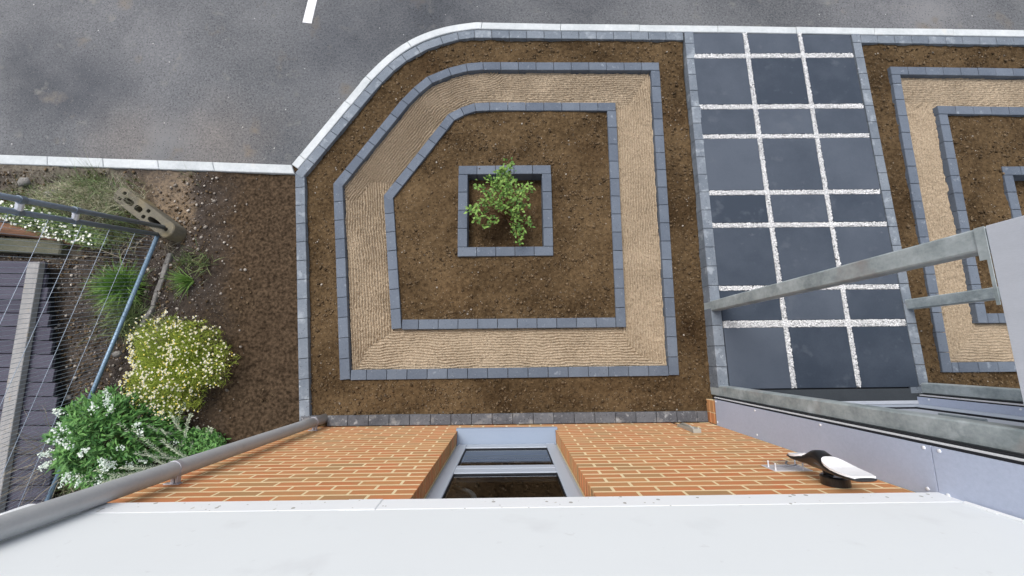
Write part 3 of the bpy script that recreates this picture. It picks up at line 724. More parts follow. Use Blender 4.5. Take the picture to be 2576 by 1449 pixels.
for i, (k, a0, a1, z0, z1) in enumerate(cells):
    dy = random.uniform(.0001, .0006)
    if i < 292:
        ob = link('brick', brick_mesh(a1-a0), None); ob.parent = house
        sh_ = .0019 if abs(a1-JL) < .002 else (-.0019 if abs(a0-JR) < .002 else 0)
        ob.location = ((a0+a1)/2 + sh_, dy+.2, z0)
    else:
        low.box(a0+.002, a1-.002, -.10, dy, z0+.0005, z1-.0060); lowr += [random.random()]*6
me = low.mesh('lower_bricks'); at = me.attributes.new('rnd', 'FLOAT', 'FACE'); at.data.foreach_set('value', lowr)
tag(link('lower_bricks', me, M['brick'], house), kind='stuff')
# plinth return at the porch: side faces of bricks
mo = MB(); mo.box(1.9745, 2.028, .0, .222, -.1, .165); mo.obj('plinth_mortar', M['mortar'], house)
for zz in (-.02, .055, .13):
    off = 0 if zz < 0 or zz > .1 else .1
    for (y0, y1) in ((.002, .1), (.11, .22)):
        mb = MB(); mb.cbox(1.970, 2.02, y0, y1, zz+.0, min(zz+.065, .162), .002); mb.obj('brick', M['brick'], house)
# white render above, drip bead and side trim
mb = MB(); mb.box(HL-.01, 1.955, -.25, .0275, 2.287, 6.2); mb.box(HL-.01, 1.955, -.25, -.03, TOPZ, 2.286)
mb.obj('rendered_wall', M['render'], house)
def bead(x0, x1, name='drip_bead', f=.030):
    mb = MB()
    prof = [(-.02, 2.163), (f, 2.166), (f+.003, 2.176), (f-.001, 2.280), (f-.0028, 2.2862), (.0226, 2.2866), (-.02, 2.2865)]
    n = len(prof); mb.add([(x0, p[0], p[1]) for p in prof] + [(x1, p[0], p[1]) for p in prof],
                          [tuple(range(n-1, -1, -1)), tuple(range(n, 2*n))] + [(i, (i+1) % n, n+(i+1) % n, n+i) for i in range(n)])
    return mb.obj(name, M['bead'], house)
bead(-2.19, -.585); bead(-.583, 1.985); bead(-.74, -.588, f=.0318)
mb = MB(); mb.tube([(1.952, .0295, 2.30), (1.952, .0295, 3.2), (1.952, .0295, 6.1)], .008, 8); mb.box(1.940, 1.9505, .022, .0313, 2.30, 2.42); mb.box(1.940, 1.9505, .022, .0313, 2.50, 6.1)
mb.obj('corner_trim', M['bead'], house, smooth=False)
# left gable side and back body, only seen from aside
mb = MB(); mb.box(HL, 7.9, -6, -1.75, -.1, 6.2); mb.box(HL, -2.05, -1.75, -.25, -.1, 6.2); mb.box(-2.05, 7.9, -1.75, -.25, 2.6, 6.2); mb.box(1.97, 4.0, -.4, -.02, 2.75, 6.2); mb.box(4.0, 7.9, -.4, -.005, -.1, 6.2)
mb.obj('house_body', M['render'], house)

# window
win = link('window', MB().box(JL, JL+.03, -.18, -.118, SZ+.04, 2.163).box(JR-.03, JR, -.18, -.118, SZ+.04, 2.163).mesh('window'), M['alu'], house)
def sub(mb, name, m, parent=None):
    o_ = link(name, mb.mesh(name), m); o_.parent = parent or win; return o_
FY = -.105
f = MB()
f.cbox(JL+.018, JL+.095, -.17, FY, SZ+.045, 2.163, .003); f.cbox(JR-.095, JR-.018, -.17, FY, SZ+.045, 2.163, .003)
sub(f, 'frame', M['alu'])
f = MB(); f.cbox(JL+.0955, JR-.0955, -.17, FY-.001, SZ+.045, .500, .003); sub(f, 'frame', M['alu'])
f = MB(); f.cbox(JL+.0955, JR-.0955, -.17, FY-.001, 1.072, 1.149, .002); sub(f, 'frame', M['alu'])
f = MB(); f.cbox(JL+.0955, JR-.0955, -.17, FY-.002, 1.153, 1.250, .002); sub(f, 'frame', M['alu'])
for (z0, z1) in ((.500, 1.072), (1.250, 2.15)):
    gk = MB(); x0, x1 = JL+.0955, JR-.0955
    for bx in ((x0, x0+.005, z0, z1), (x1-.005, x1, z0, z1), (x0+.005, x1-.005, z0, z0+.006), (x0+.005, x1-.005, z1-.006, z1)):
        gk.box(bx[0], bx[1], -.132, -.113, bx[2], bx[3])
    sub(gk, 'gasket', M['gasket'])
    pn = MB(); pn.add([(x0+.004, -.122, z0+.004), (x1-.004, -.122, z0+.004), (x1-.004, -.122, z1-.004), (x0+.004, -.122, z1-.004)], [(3,2,1,0)])
    sub(pn, 'pane', M['glass'])
sl = MB()
prof = [(-.118, .372), (-.104, .372), (.026, .318), (.030, .316), (.030, .272), (.027, .272), (.027, .300), (-.118, .350)]
n = len(prof); sl.add([(JL-.012, p[0], p[1]) for p in prof] + [(JR+.022, p[0], p[1]) for p in prof],
                      [tuple(range(n-1, -1, -1)), tuple(range(n, 2*n))] + [(i, (i+1) % n, n+(i+1) % n, n+i) for i in range(n)])
# inside the reveals the sill narrows, its nose runs past the jambs
sl = MB(); sl.add([(JL+.001, -.118, .372), (JR-.001, -.118, .372), (JR-.001, .002, .330), (JL+.001, .002, .330), (JL+.001, -.118, .34), (JR-.001, -.118, .34), (JR-.001, .002, .300), (JL+.001, .002, .300)],
                  [(0,3,2,1), (4,5,6,7), (0,1,5,4), (1,2,6,5), (2,3,7,6), (3,0,4,7)])
sl.add([(JL-.010, .0025, .330), (JR+.018, .0025, .330), (JR+.018, .023, .3225), (JL-.010, .023, .3225), (JL-.010, .0025, .28), (JR+.018, .0025, .28), (JR+.018, .023, .28), (JL-.010, .023, .28)],
       [(0,3,2,1), (4,5,6,7), (0,1,5,4), (1,2,6,5), (2,3,7,6), (3,0,4,7)])
sub(sl, 'sill', M['sill'])
# dark room behind the glass
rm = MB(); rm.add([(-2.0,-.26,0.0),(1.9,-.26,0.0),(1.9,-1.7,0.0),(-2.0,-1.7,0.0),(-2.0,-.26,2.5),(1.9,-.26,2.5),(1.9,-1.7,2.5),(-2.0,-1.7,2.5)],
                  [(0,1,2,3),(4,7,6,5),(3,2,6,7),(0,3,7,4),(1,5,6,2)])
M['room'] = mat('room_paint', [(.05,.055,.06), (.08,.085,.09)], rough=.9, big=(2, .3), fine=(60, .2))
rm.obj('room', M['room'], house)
ba = thing('round_frame', 'pale curved rim dimly seen behind the lower window pane', 'frame', (-.54, -.24, 1.0))
mb = MB(); mb.tube([(-.54+.31*math.cos(q*math.pi/24), -.225, 1.44+.31*math.sin(q*math.pi/24)) for q in range(49)], .017, 8, cap=False)
mb.obj('rim', M['diffuser'], ba, smooth=True)
mb = MB(); mb.tube([(-.54, -.245, 1.44), (-.54, -.235, 1.44)], .30, 32); mb.obj('backing', M['room'], ba)
mb = MB(); mb.cbox(-.84, -.24, -.265, -.2465, .95, 1.12, .004); mb.obj('ledge', M['room'], ba)

# downpipe
dp = thing('downpipe', 'round grey steel downpipe running up the brick wall at the left', 'downpipe', (-1.845, .078, 0))
mb = MB(); mb.tube([(-1.845, .078, z) for z in (-.05, .5, 1.5, 2.5, 3.5, 6.0)], .0445, 24); mb.obj('pipe', M['pipe'], dp, smooth=True)
for zz in (.22, 1.80, 3.6):
    br = MB(); br.tube([(-1.845, .078, zz-.011), (-1.845, .078, zz+.011)], .0475, 24); o_ = br.obj('bracket', M['clip'], dp, smooth=False)
    ar = MB(); ar.cbox(-1.855, -1.835, .0, .042, zz-.008, zz+.008, .002); ar.cbox(-1.888, -1.802, .001, .008, zz-.016, zz+.016, .002)
    ar.cbox(-1.826, -1.812, .008, .05, zz-.014, zz+.014, .002)
    s_ = link('wall_clip', ar.mesh('wall_clip'), M['clip']); s_.parent = o_

# cable cover at the wall foot
cv = thing('cable_cover', 'narrow grey plastic cover fixed low on the bricks beside the porch', 'cover', (1.61, .0, .2))
mb = MB()
secs = [(.17, .022, .010), (.20, .032, .020), (.40, .033, .030), (.52, .034, .036), (.545, .034, .036)]
vv = []
for (z_, hw, dp_) in secs: vv += [(1.605-hw, .001, z_), (1.605+hw, .001, z_), (1.605+hw, dp_, z_), (1.605-hw, dp_, z_)]
ff = [(0,1,2,3), (16,19,18,17)]
for i in range(4):
    for q in range(4): ff.append((i*4+q, (i+1)*4+q, (i+1)*4+(q+1) % 4, i*4+(q+1) % 4))
mb.add(vv, ff); mb.obj('cover_body', M['box_plastic'], cv)
mb = MB(); mb.tube([(1.605, .018, .2), (1.605, .034, .26), (1.605, .037, .40), (1.605, .030, .45)], .008, 8); mb.obj('ridge', M['box_plastic'], cv, smooth=True)
for (x_, z_) in ((1.582, .52), (1.628, .52)):
    mb = MB(); mb.tube([(x_, .036, z_), (x_, .040, z_)], .0055, 8); mb.obj('screw', M['white_metal'], cv)
mb = MB(); mb.tube([(1.605, .006, .18), (1.60, .004, .12), (1.59, .004, .05), (1.585, .006, .02)], .004, 6); mb.obj('cable', M['black'], cv)

# number plaque
pq = thing('number_plaque', 'clear acrylic house number plaque reading 2 on the brick wall', 'sign', (1.60, .0, 1.65))
mb = MB(); mb.cbox(1.515, 1.735, .001, .005, 1.575, 1.705, .001); mb.obj('back_plate', M['plate'], pq)
mb = MB(); mb.box(1.505, 1.715, .034, .038, 1.605, 1.735); mb.obj('acrylic_plate', M['acrylic'], pq)
for (x_, z_) in ((1.53, 1.625), (1.69, 1.625), (1.53, 1.69), (1.69, 1.69)):
    mb = MB(); mb.tube([(x_, .005, z_), (x_, .042, z_)], .004, 8); mb.obj('standoff', M['white_metal'], pq)
def ribbon(pts, wdt, y0, y1):
    mb_ = MB(); n_ = len(pts); Lf, Rt = [], []
    for i in range(n_):
        a_ = pts[max(i-1, 0)]; b_ = pts[min(i+1, n_-1)]; dx, dz = b_[0]-a_[0], b_[1]-a_[1]; L_ = math.hypot(dx, dz)
        Lf.append((pts[i][0]-dz/L_*wdt/2, pts[i][1]+dx/L_*wdt/2)); Rt.append((pts[i][0]+dz/L_*wdt/2, pts[i][1]-dx/L_*wdt/2))
    vv = [(p[0], y1, p[1]) for p in Lf] + [(p[0], y1, p[1]) for p in Rt] + [(p[0], y0, p[1]) for p in Lf] + [(p[0], y0, p[1]) for p in Rt]
    ff = []
    for i in range(n_-1):
        ff += [(i, i+1, n_+i+1, n_+i), (2*n_+i, 3*n_+i, 3*n_+i+1, 2*n_+i+1), (i, 2*n_+i, 2*n_+i+1, i+1), (n_+i, n_+i+1, 3*n_+i+1, 3*n_+i)]
    return mb_.add(vv, ff)
# the digit 2, read by someone standing in front of the wall (their left is +x)
dg2 = [(.026*math.cos(a_), .026+.024*math.sin(a_)) for a_ in [math.radians(q) for q in range(165, -50, -14)]] + [(.004, -.012), (-.012, -.030), (-.027, -.047)]
ribbon([(1.618-x_, 1.672+z_) for x_, z_ in dg2], .010, .0384, .0396).obj('number', M['black'], pq)
ribbon([(1.618-x_, 1.672+z_) for x_, z_ in ((-.029, -.0475), (0, -.0475), (.029, -.0475))], .010, .0384, .0395).obj('number', M['black'], pq)

# wall lamp: upright black body with a white lobe at each end
lp = thing('wall_lamp', 'black wall lamp with two white lobes and a round black mount', 'lamp', (1.66, .0, 1.93))
def lobe_outline(z0, z1, wmax, x_c, n=20, tip=.55):
    pts = []
    for i in range(n):
        t = i/(n-1); z_ = z0+(z1-z0)*t
        pts.append((z_, wmax*(math.sin(math.pi*min(1, (t*.80+.02)))**.55)*(1 - .18*t) if t < 1 else wmax*.55))
    return pts
def loft(mb, secs, n=20, e=2.6):
    """sections: (z, xc, half width, yc, half depth), superellipse outline"""
    vv = []; ff = []
    for (z_, xc, hw, yc, hd) in secs:
        for k in range(n):
            a_ = 2*math.pi*k/n; c_, s_ = math.cos(a_), math.sin(a_)
            vv.append((xc+hw*abs(c_)**(2/e)*(1 if c_ >= 0 else -1), yc+hd*abs(s_)**(2/e)*(1 if s_ >= 0 else -1), z_))
    for i in range(len(secs)-1):
        for k in range(n): ff.append((i*n+k, i*n+(k+1) % n, (i+1)*n+(k+1) % n, (i+1)*n+k))
    ff.append(tuple(range(n-1, -1, -1))); ff.append(tuple((len(secs)-1)*n+k for k in range(n)))
    return mb.add(vv, ff)
XC = 1.648
mb = loft(MB(), [(1.700, XC, .046, .088, .004), (1.703, XC, .055, .089, .010), (1.74, XC, .064, .088, .013), (1.79, XC, .062, .090, .018), (1.83, XC, .050, .100, .030), (1.865, XC, .046, .109, .045),
                 (1.90, XC, .046, .112, .048), (1.935, XC, .049, .106, .040), (1.975, XC, .060, .094, .026), (2.02, XC, .070, .089, .017), (2.08, XC, .074, .087, .013), (2.14, XC, .064, .087, .011), (2.163, XC, .056, .087, .010), (2.167, XC, .050, .087, .004)], 24)
mb.obj('lamp_body', M['black'], lp, smooth=True)
def face_plate(pts, y0f):
    """pts: (z, halfwidth, y of the face)"""
    vv = []; ff = []; n_ = len(pts)
    for (z_, hw, yy) in pts: vv += [(XC-hw, yy, z_), (XC+hw, yy, z_)]
    for (z_, hw, yy) in pts: vv += [(XC-hw, yy-.010, z_), (XC+hw, yy-.010, z_)]
    for i in range(n_-1):
        ff.append((2*i, 2*i+2, 2*i+3, 2*i+1)); ff.append((2*n_+2*i, 2*n_+2*i+1, 2*n_+2*i+3, 2*n_+2*i+2))
        ff.append((2*i, 2*n_+2*i, 2*n_+2*i+2, 2*i+2)); ff.append((2*i+1, 2*i+3, 2*n_+2*i+3, 2*n_+2*i+1))
    ff.append((0, 1, 2*n_+1, 2*n_)); ff.append((2*n_-2, 4*n_-2, 4*n_-1, 2*n_-1))
    return MB().add(vv, ff)
up_ = [(1.945, .006, .139), (1.949, .026, .138), (1.958, .042, .134), (1.975, .056, .1265), (2.0, .065, .118), (2.04, .070, .109), (2.09, .069, .104), (2.13, .063, .102), (2.158, .054, .1015), (2.164, .050, .101)]
dn_ = [(1.703, .044, .102), (1.709, .050, .1025), (1.74, .060, .105), (1.775, .060, .110), (1.805, .052, .119), (1.828, .038, .127), (1.84, .022, .133), (1.845, .006, .135)]
face_plate(up_, 0).obj('diffuser', M['diffuser'], lp); face_plate(dn_, 0).obj('diffuser', M['diffuser'], lp)
mb = MB(); mb.tube([(1.672, .001, 1.945), (1.672, .040, 1.945), (1.672, .048, 1.945)], [.064, .064, .056], 28); mb.obj('mount', M['black'], lp, smooth=False)
mb = MB(); mb.tube([(1.665, .034, 1.925), (1.655, .075, 1.915)], .022, 16); mb.obj('neck', M['black'], lp, smooth=True)

# ------------------------------------------------------------------ entrance porch
po = thing('entrance_porch', 'galvanised steel porch frame with lavender side panels over the slab path', 'porch', (3.05, .6, 0))
def post(x0, y0, z0=0.0, x1=None, zt=2.505):
    mb = MB(); mb.cbox(x0, x0+.1, y0, y0+.1, z0, zt, .008); return mb.obj('post', M['galv'], po)
post(2.031, 1.097, -.05); post(2.026, .263, -.05); post(4.012, 1.092, .05); post(4.008, .270, .05)
def fas(mb): return mb.obj('fascia', M['fascia'], po)
fas(MB().cbox(2.030, 2.045, -.005, 1.198, 2.510, 2.80, .003))
fas(MB().cbox(4.098, 4.112, -.005, 1.198, 2.510, 2.80, .003))
fas(MB().cbox(2.046, 4.097, 1.184, 1.198, 2.510, 2.80, .003))
mb = MB(); mb.box(2.0262, 2.0297, 1.055, 1.198, 2.470, 2.509); mb.box(2.0262, 2.0297, .86, 1.0548, 2.496, 2.509); mb.obj('end_bracket', M['galv'], po)
mb = MB(); mb.box(2.0455, 4.0975, .0, 1.1835, 2.60, 2.79); mb.obj('canopy_roof', M['white_metal'], po)
PXF = 1.965
for (z0, z1) in ((.170, 2.176), (2.181, 4.9)):
    mb = MB(); mb.box(PXF, PXF+.02, -.001, .236, z0, z1); mb.obj('cladding_panel', M['clad'], po)
mb = MB(); mb.box(PXF+.012, PXF+.05, .0, .236, .168, 4.9); mb.obj('panel_backing', M['seam'], po)
mb = MB(); mb.box(PXF+.010, 2.026, .2362, .2475, .12, 4.9); mb.obj('shadow_gap', M['seam'], po)
mb = MB(); mb.box(1.985, 2.028, .2478, .2555, .12, 4.9); mb.obj('edge_trim', M['white_metal'], po)
mb = MB(); mb.box(2.000, 2.10, .2557, .2625, .1, 2.5); mb.obj('shadow_gap', M['seam'], po)
for (y_, z_) in ((.218, .19), (.030, .19), (.218, .81), (.030, .805), (.220, 1.50), (.030, 1.47), (.222, 2.145), (.034, 2.13), (.222, 2.215), (.034, 2.22), (.222, 2.85), (.034, 2.85)):
    mb = MB(); mb.tube([(PXF+.001, y_, z_), (PXF-.003, y_, z_), (PXF-.0045, y_, z_)], [.0085, .008, .004], 10); mb.obj('rivet', M['white_metal'], po)
# right side of the porch
mb = MB(); mb.box(3.945, 3.965, .17, .2405, .150, 2.5); mb.obj('cladding_panel', M['clad'], po)
for z_ in (.26, .95, 1.6):
    mb = MB(); mb.tube([(3.946, .222, z_), (3.9405, .222, z_)], .008, 8); mb.obj('rivet', M['white_metal'], po)
mb = MB(); mb.box(3.947, 4.02, .2408, .2490, .150, 2.5); mb.obj('shadow_gap', M['seam'], po)
mb = MB(); mb.box(3.975, 4.03, .2492, .2600, .150, 2.5); mb.obj('edge_trim', M['white_metal'], po)
mb = MB(); mb.box(3.990, 4.03, .2602, .2695, .150, 2.5); mb.obj('shadow_gap', M['seam'], po)
mb = MB(); mb.box(3.90, 4.10, .272, .336, .05, .148); mb.obj('end_block', M['pale_block'], po)
# threshold and side light
mb = MB(); mb.box(2.10, 3.975, .205, .318, .05, .1465); mb.obj('threshold', M['drain'], po)
mb = MB(); mb.box(2.10, 3.985, .3182, .3300, .05, .128); mb.obj('shadow_gap', M['seam'], po)
mb = MB(); mb.cbox(2.06, 3.944, .1705, .204, .05, .160, .003); mb.obj('door_sill', M['fascia'], po)
DY = .17
dr = link('door', MB().cbox(2.06, 2.13, .06, DY, .162, 2.3, .003).cbox(3.25, 3.318, .06, DY, .162, 2.3, .003).cbox(2.1305, 3.2495, .06, DY, .162, .34, .003).cbox(2.1305, 3.2495, .06, DY, 2.2, 2.3, .003).mesh('door'), M['alu'], po)
q_ = link('door_panel', MB().box(2.1305, 3.2495, .085, .13, .3405, 2.1995).mesh('door_panel'), M['sill']); q_.parent = dr
q_ = link('handle', MB().tube([(3.20, .16, 1.05), (3.20, .21, 1.05), (3.20, .21, 1.35), (3.20, .16, 1.35)], .01, 8).mesh('handle'), M['galv']); q_.parent = dr
sd = link('side_light', MB().cbox(3.322, 3.39, .06, DY, .162, 2.3, .003).cbox(3.76, 3.944, .06, DY, .162, 2.3, .003).cbox(3.3905, 3.7595, .06, DY, .162, .31, .003).cbox(3.3905, 3.7595, .06, DY, 2.2, 2.3, .003).mesh('side_light'), M['alu'], po)
q_ = link('pane', MB().box(3.3905, 3.7595, .110, .150, .3105, 2.1995).mesh('pane'), M['fascia']); q_.parent = sd
q_ = link('gasket', MB().box(3.3905, 3.398, .1502, .166, .3105, 2.1995).box(3.752, 3.7595, .1502, .166, .3105, 2.1995).box(3.398, 3.752, .1502, .166, .3105, .3185).mesh('gasket'), M['gasket']); q_.parent = sd
mb = MB(); mb.box(2.0, 4.0, -.05, .0595, .05, 2.6); mb.obj('porch_back', M['seam'], po)

# ------------------------------------------------------------------ left side: fence, foot, deck
U = Vector((.207, -.197, 1)).normalized(); RR = Vector((-.2553, -.967, 0)).normalized()
B0 = Vector((-3.63, 1.95, .10))
fn = thing('mesh_fence', 'leaning temporary fence panel of fine steel mesh with a blue bottom rail', 'fence', B0, 'temporary fence panels')
LEN, HGT = 3.3, 2.05
mb = MB(); mb.tube([B0 - U*.06, B0 + U*HGT], .0205, 14); mb.obj('upright', M['upright_steel'], fn, smooth=True)
e = B0 + RR*LEN
mb = MB(); mb.tube([e - U*.06, e + U*HGT], .0205, 14); mb.obj('upright', M['upright_steel'], fn, smooth=True)
mb = MB(); mb.tube([B0 + U*.03, e + U*.03], .019, 14); mb.obj('bottom_rail', M['fence_steel'], fn, smooth=True)
mb = MB(); mb.tube([B0 + U*HGT, e + U*HGT], .019, 14); mb.obj('top_rail', M['fence_steel'], fn, smooth=True)
mb = MB(); s = .039
while s < LEN: mb.tube([B0 + RR*s + U*.03, B0 + RR*s + U*HGT], .0016, 4, cap=False); s += .0395
nrm = U.cross(RR).normalized()*.003
for z_ in (.36, .67, .96, 1.25, 1.54, 1.82): mb.tube([B0 + U*z_ + nrm, e + U*z_ + nrm], .0018, 5, cap=False)
tag(mb.obj('wire_mesh', M['wire'], fn), kind='stuff')
B1 = Vector((-3.573, 2.026, .12))
view = (B1 - Vector((0, .674, 4.143)))
h2 = (U.cross(view)).normalized().cross(Vector((0, 0, 1))).normalized()
if h2.x > 0: h2 = -h2
fn2 = thing('mesh_fence', 'second temporary fence panel clamped behind the first and seen edge-on', 'fence', B1, 'temporary fence panels')
mb = MB(); mb.tube([B1 - U*.08, B1 + U*HGT], .0205, 14); mb.obj('upright', M['upright_steel'], fn2, smooth=True)
e2 = B1 + h2*LEN
mb = MB(); mb.tube([e2 - U*.08, e2 + U*HGT], .0205, 14); mb.obj('upright', M['upright_steel'], fn2, smooth=True)
mb = MB(); mb.tube([B1 + U*.03, e2 + U*.03], .019, 14); mb.obj('bottom_rail', M['fence_steel'], fn2, smooth=True)
mb = MB(); mb.tube([B1 + U*HGT, e2 + U*HGT], .019, 14); mb.obj('top_rail', M['fence_steel'], fn2, smooth=True)
mb = MB(); s = .039
while s < LEN: mb.tube([B1 + h2*s + U*.03, B1 + h2*s + U*HGT], .0016, 4, cap=False); s += .0395
tag(mb.obj('wire_mesh', M['wire'], fn2), kind='stuff')
for (za, zb_, lab) in ((1.03, 1.09, 'pale clamp joining the two fence uprights nearer the foot block'), (1.48, 1.53, 'pale clamp joining the two fence uprights near the photo edge')):
    a_ = B0 + U*za; b_ = B1 + U*zb_*.985
    cp = thing('fence_clamp', lab, 'clamp', a_, 'clamps on the fence uprights')
    t_dir = (b_-a_)
    mb = MB(); mb.tube([a_ + t_dir*.22, b_ - t_dir*.22], .022, 8); mb.obj('bridge', M['coupler'], cp)
    for p_ in (a_, b_):
        mb = MB(); mb.tube([p_ - U*.022, p_ + U*.022], .0265, 14); mb.obj('collar', M['upright_steel'], cp)
# concrete foot
fx, fy, fa = -3.80, 2.185, math.atan2(-.40, .55)
ft = thing('concrete_block', 'pierced concrete foot block with a tan side under the fence uprights', 'foot block', (fx, fy, 0))
bm = bmesh.new()
Lh, Wh, zt = .40, .088, .14
outl = []
for i in range(9): 
    a_ = -math.pi/2 + math.pi*i/8; outl.append((Lh-Wh*.8+Wh*.8*math.cos(a_), Wh*math.sin(a_)))
for i in range(9):
    a_ = math.pi/2 + math.pi*i/8; outl.append((-Lh+Wh*.8+Wh*.8*math.cos(a_), Wh*math.sin(a_)))
bot = [bm.verts.new((x*1.04, y*1.06, -.02)) for x, y in outl]; tv = [bm.verts.new((x, y, zt-.008)) for x, y in outl]; tt = [bm.verts.new((x*.98, y*.93, zt)) for x, y in outl]
n = len(outl)
for i in range(n):
    j = (i+1) % n; bm.faces.new((bot[i], bot[j], tv[j], tv[i])); bm.faces.new((tv[i], tv[j], tt[j], tt[i]))
# top face with holes through triangle fill
holes = [(-.305, .036, .021, .020), (-.305, -.036, .021, .020), (-.205, -.004, .064, .032), (-.068, -.004, .048, .032), (.035, .040, .022, .020), (.035, -.036, .022, .020), (.175, -.012, .095, .030), (.320, .0, .018, .018)]
loops = []
for (hx, hy, ra, rb_) in holes:
    m_ = 14; lt = [bm.verts.new((hx+ra*math.copysign(abs(math.cos(2*math.pi*k/m_))**.7, math.cos(2*math.pi*k/m_)), hy+rb_*math.copysign(abs(math.sin(2*math.pi*k/m_))**.7, math.sin(2*math.pi*k/m_)), zt)) for k in range(m_)]
    lb = [bm.verts.new((v.co.x, v.co.y, .01)) for v in lt]
    for k in range(m_): bm.faces.new((lt[k], lb[k], lb[(k+1) % m_], lt[(k+1) % m_]))
    bm.faces.new(lb); loops.append(lt)
bm.verts.ensure_lookup_table(); bm.edges.ensure_lookup_table()
ed = []
for lpv in [tt] + loops:
    for k in range(len(lpv)):
        e_ = bm.edges.get((lpv[k], lpv[(k+1) % len(lpv)]))
        if e_: ed.append(e_)
bmesh.ops.triangle_fill(bm, edges=ed, use_beauty=True)
bmesh.ops.recalc_face_normals(bm, faces=bm.faces)
me = bpy.data.meshes.new('foot_block'); bm.to_mesh(me); bm.free()
ob = link('foot_block', me, M['foot'], ft, loc=(0, 0, 0), rot=(0, 0, fa))

# deck of dark boards
dk = thing('deck', 'raised deck of dark purplish boards behind the fence mesh', 'deck', (-5.5, .3, 0))
yb = 1.72; i = 0
while yb > -3.0:
    wd = .134
    xr = -4.735 + (1.74-yb)*.265 if yb > .2 else -4.335 + (.2-yb)*.06
    cx = (xr-8.2)/2; mb = MB(); x0, x1 = -8.2, xr + random.uniform(-.006, .006)
    mb.cbox(x0-cx, x1-cx, -wd/2+.004, wd/2-.004, -.028, 0, .003)
    ob = link('deck_board', mb.mesh('deck_board'), M['deck']); ob.parent = dk
    ob.location = (cx+5.5, yb-wd/2-.3, .13 + random.uniform(-.002, .002)); ob.rotation_euler = (0, 0, -.028)
    yb -= wd; i += 1
mb = MB(); mb.add([(-8.2,1.62,0),(-4.80,1.62,0),(-4.42,.2,0),(-4.23,-3,0),(-8.2,-3,0),(-8.2,1.62,.1),(-4.80,1.62,.1),(-4.42,.2,.1),(-4.23,-3,.1),(-8.2,-3,.1)], [(4,3,2,1,0),(5,6,7,8,9),(0,1,6,5),(1,2,7,6),(2,3,8,7),(3,4,9,8)])
mb.obj('deck_frame', M['seam'], dk)
tm_ = thing('timber_batten', 'weathered grey timber batten lying across the dark deck boards', 'timber', (-4.75, .6, .13))
mb = MB(); mb.cbox(-.060, .060, -1.75, 1.05, .006, .062, .004); me = mb.mesh('batten'); ob = link('batten', me, M['timber']); ob.parent = tm_; ob.rotation_euler = (0, 0, .022)
lg = thing('timber_log', 'rotten brown timber beam at the left edge beneath the white flowers', 'timber', (-5.0, 2.0, 0))
mb = MB(); mb.tube([(-1.2, .14, .04), (-.6, .08, .05), (0, .0, .05), (.55, -.13, .03)], [.07, .068, .06, .035], 9); ob = link('beam', mb.mesh('beam'), M['log']); ob.parent = lg
ms = thing('edging_stone', 'green stained stone edging between the brown beam and the deck', 'stone', (-5.2, 1.86, 0))
mb = MB(); mb.cbox(-1.3, .55, -.075, .075, -.05, .085, .012); ob = link('stone', mb.mesh('stone'), M['moss']); ob.parent = ms; ob.rotation_euler = (0, 0, -.06)
# broken strip of concrete and loose stones
cs = thing('concrete_strip', 'narrow strip of old concrete haunching poking out of the stony soil', 'concrete', (-3.66, 1.4, 0))
mb = MB(); pts = [(-3.575, 1.78), (-3.60, 1.66), (-3.625, 1.5), (-3.66, 1.36), (-3.68, 1.22), (-3.74, 1.08), (-3.78, 1.0)]
for i in range(len(pts)-1):
    (xa, ya), (xb, yb) = pts[i], pts[i+1]; w0, w1 = .018+.010*random.random(), .018+.010*random.random()
    mb.prism([(xb-w1, yb), (xb+w1, yb), (xa+w0, ya-.002), (xa-w0, ya-.002)], -.06, .018+.01*random.random(), c=.006)
mb.obj('strip', M['concrete'], cs)
def rock(x, y, r, label, seed=1):
    rr_ = np.random.default_rng(seed); V = ICO*(1+.3*(rr_.random((12, 1))*2-1))*np.array([r*1.3, r, r*.7])
    o_ = link('stone', npmesh('stone', V, ICF), M['concrete'], loc=(x, y, float(soil_h2(np.array([x]), np.array([y]))[0])+r*.3)); tag(o_, label, 'stone', 'loose stones by the fence'); return o_
rock(-3.98, .735, .038, 'pale loose stone left of the daisy-like flower bush', 3)
rock(-3.22, .095, .032, 'bluish stone lying between flower bush and downpipe', 4)
rock(-4.40, .30, .035, 'whitish stone beside the dark deck edge', 5)
rock(-4.93, 2.45, .075, 'white angular stone among the dry weeds above the fence', 6)
rock(-5.25, 2.58, .055, 'grey white stone near the kerb at the far left', 7)

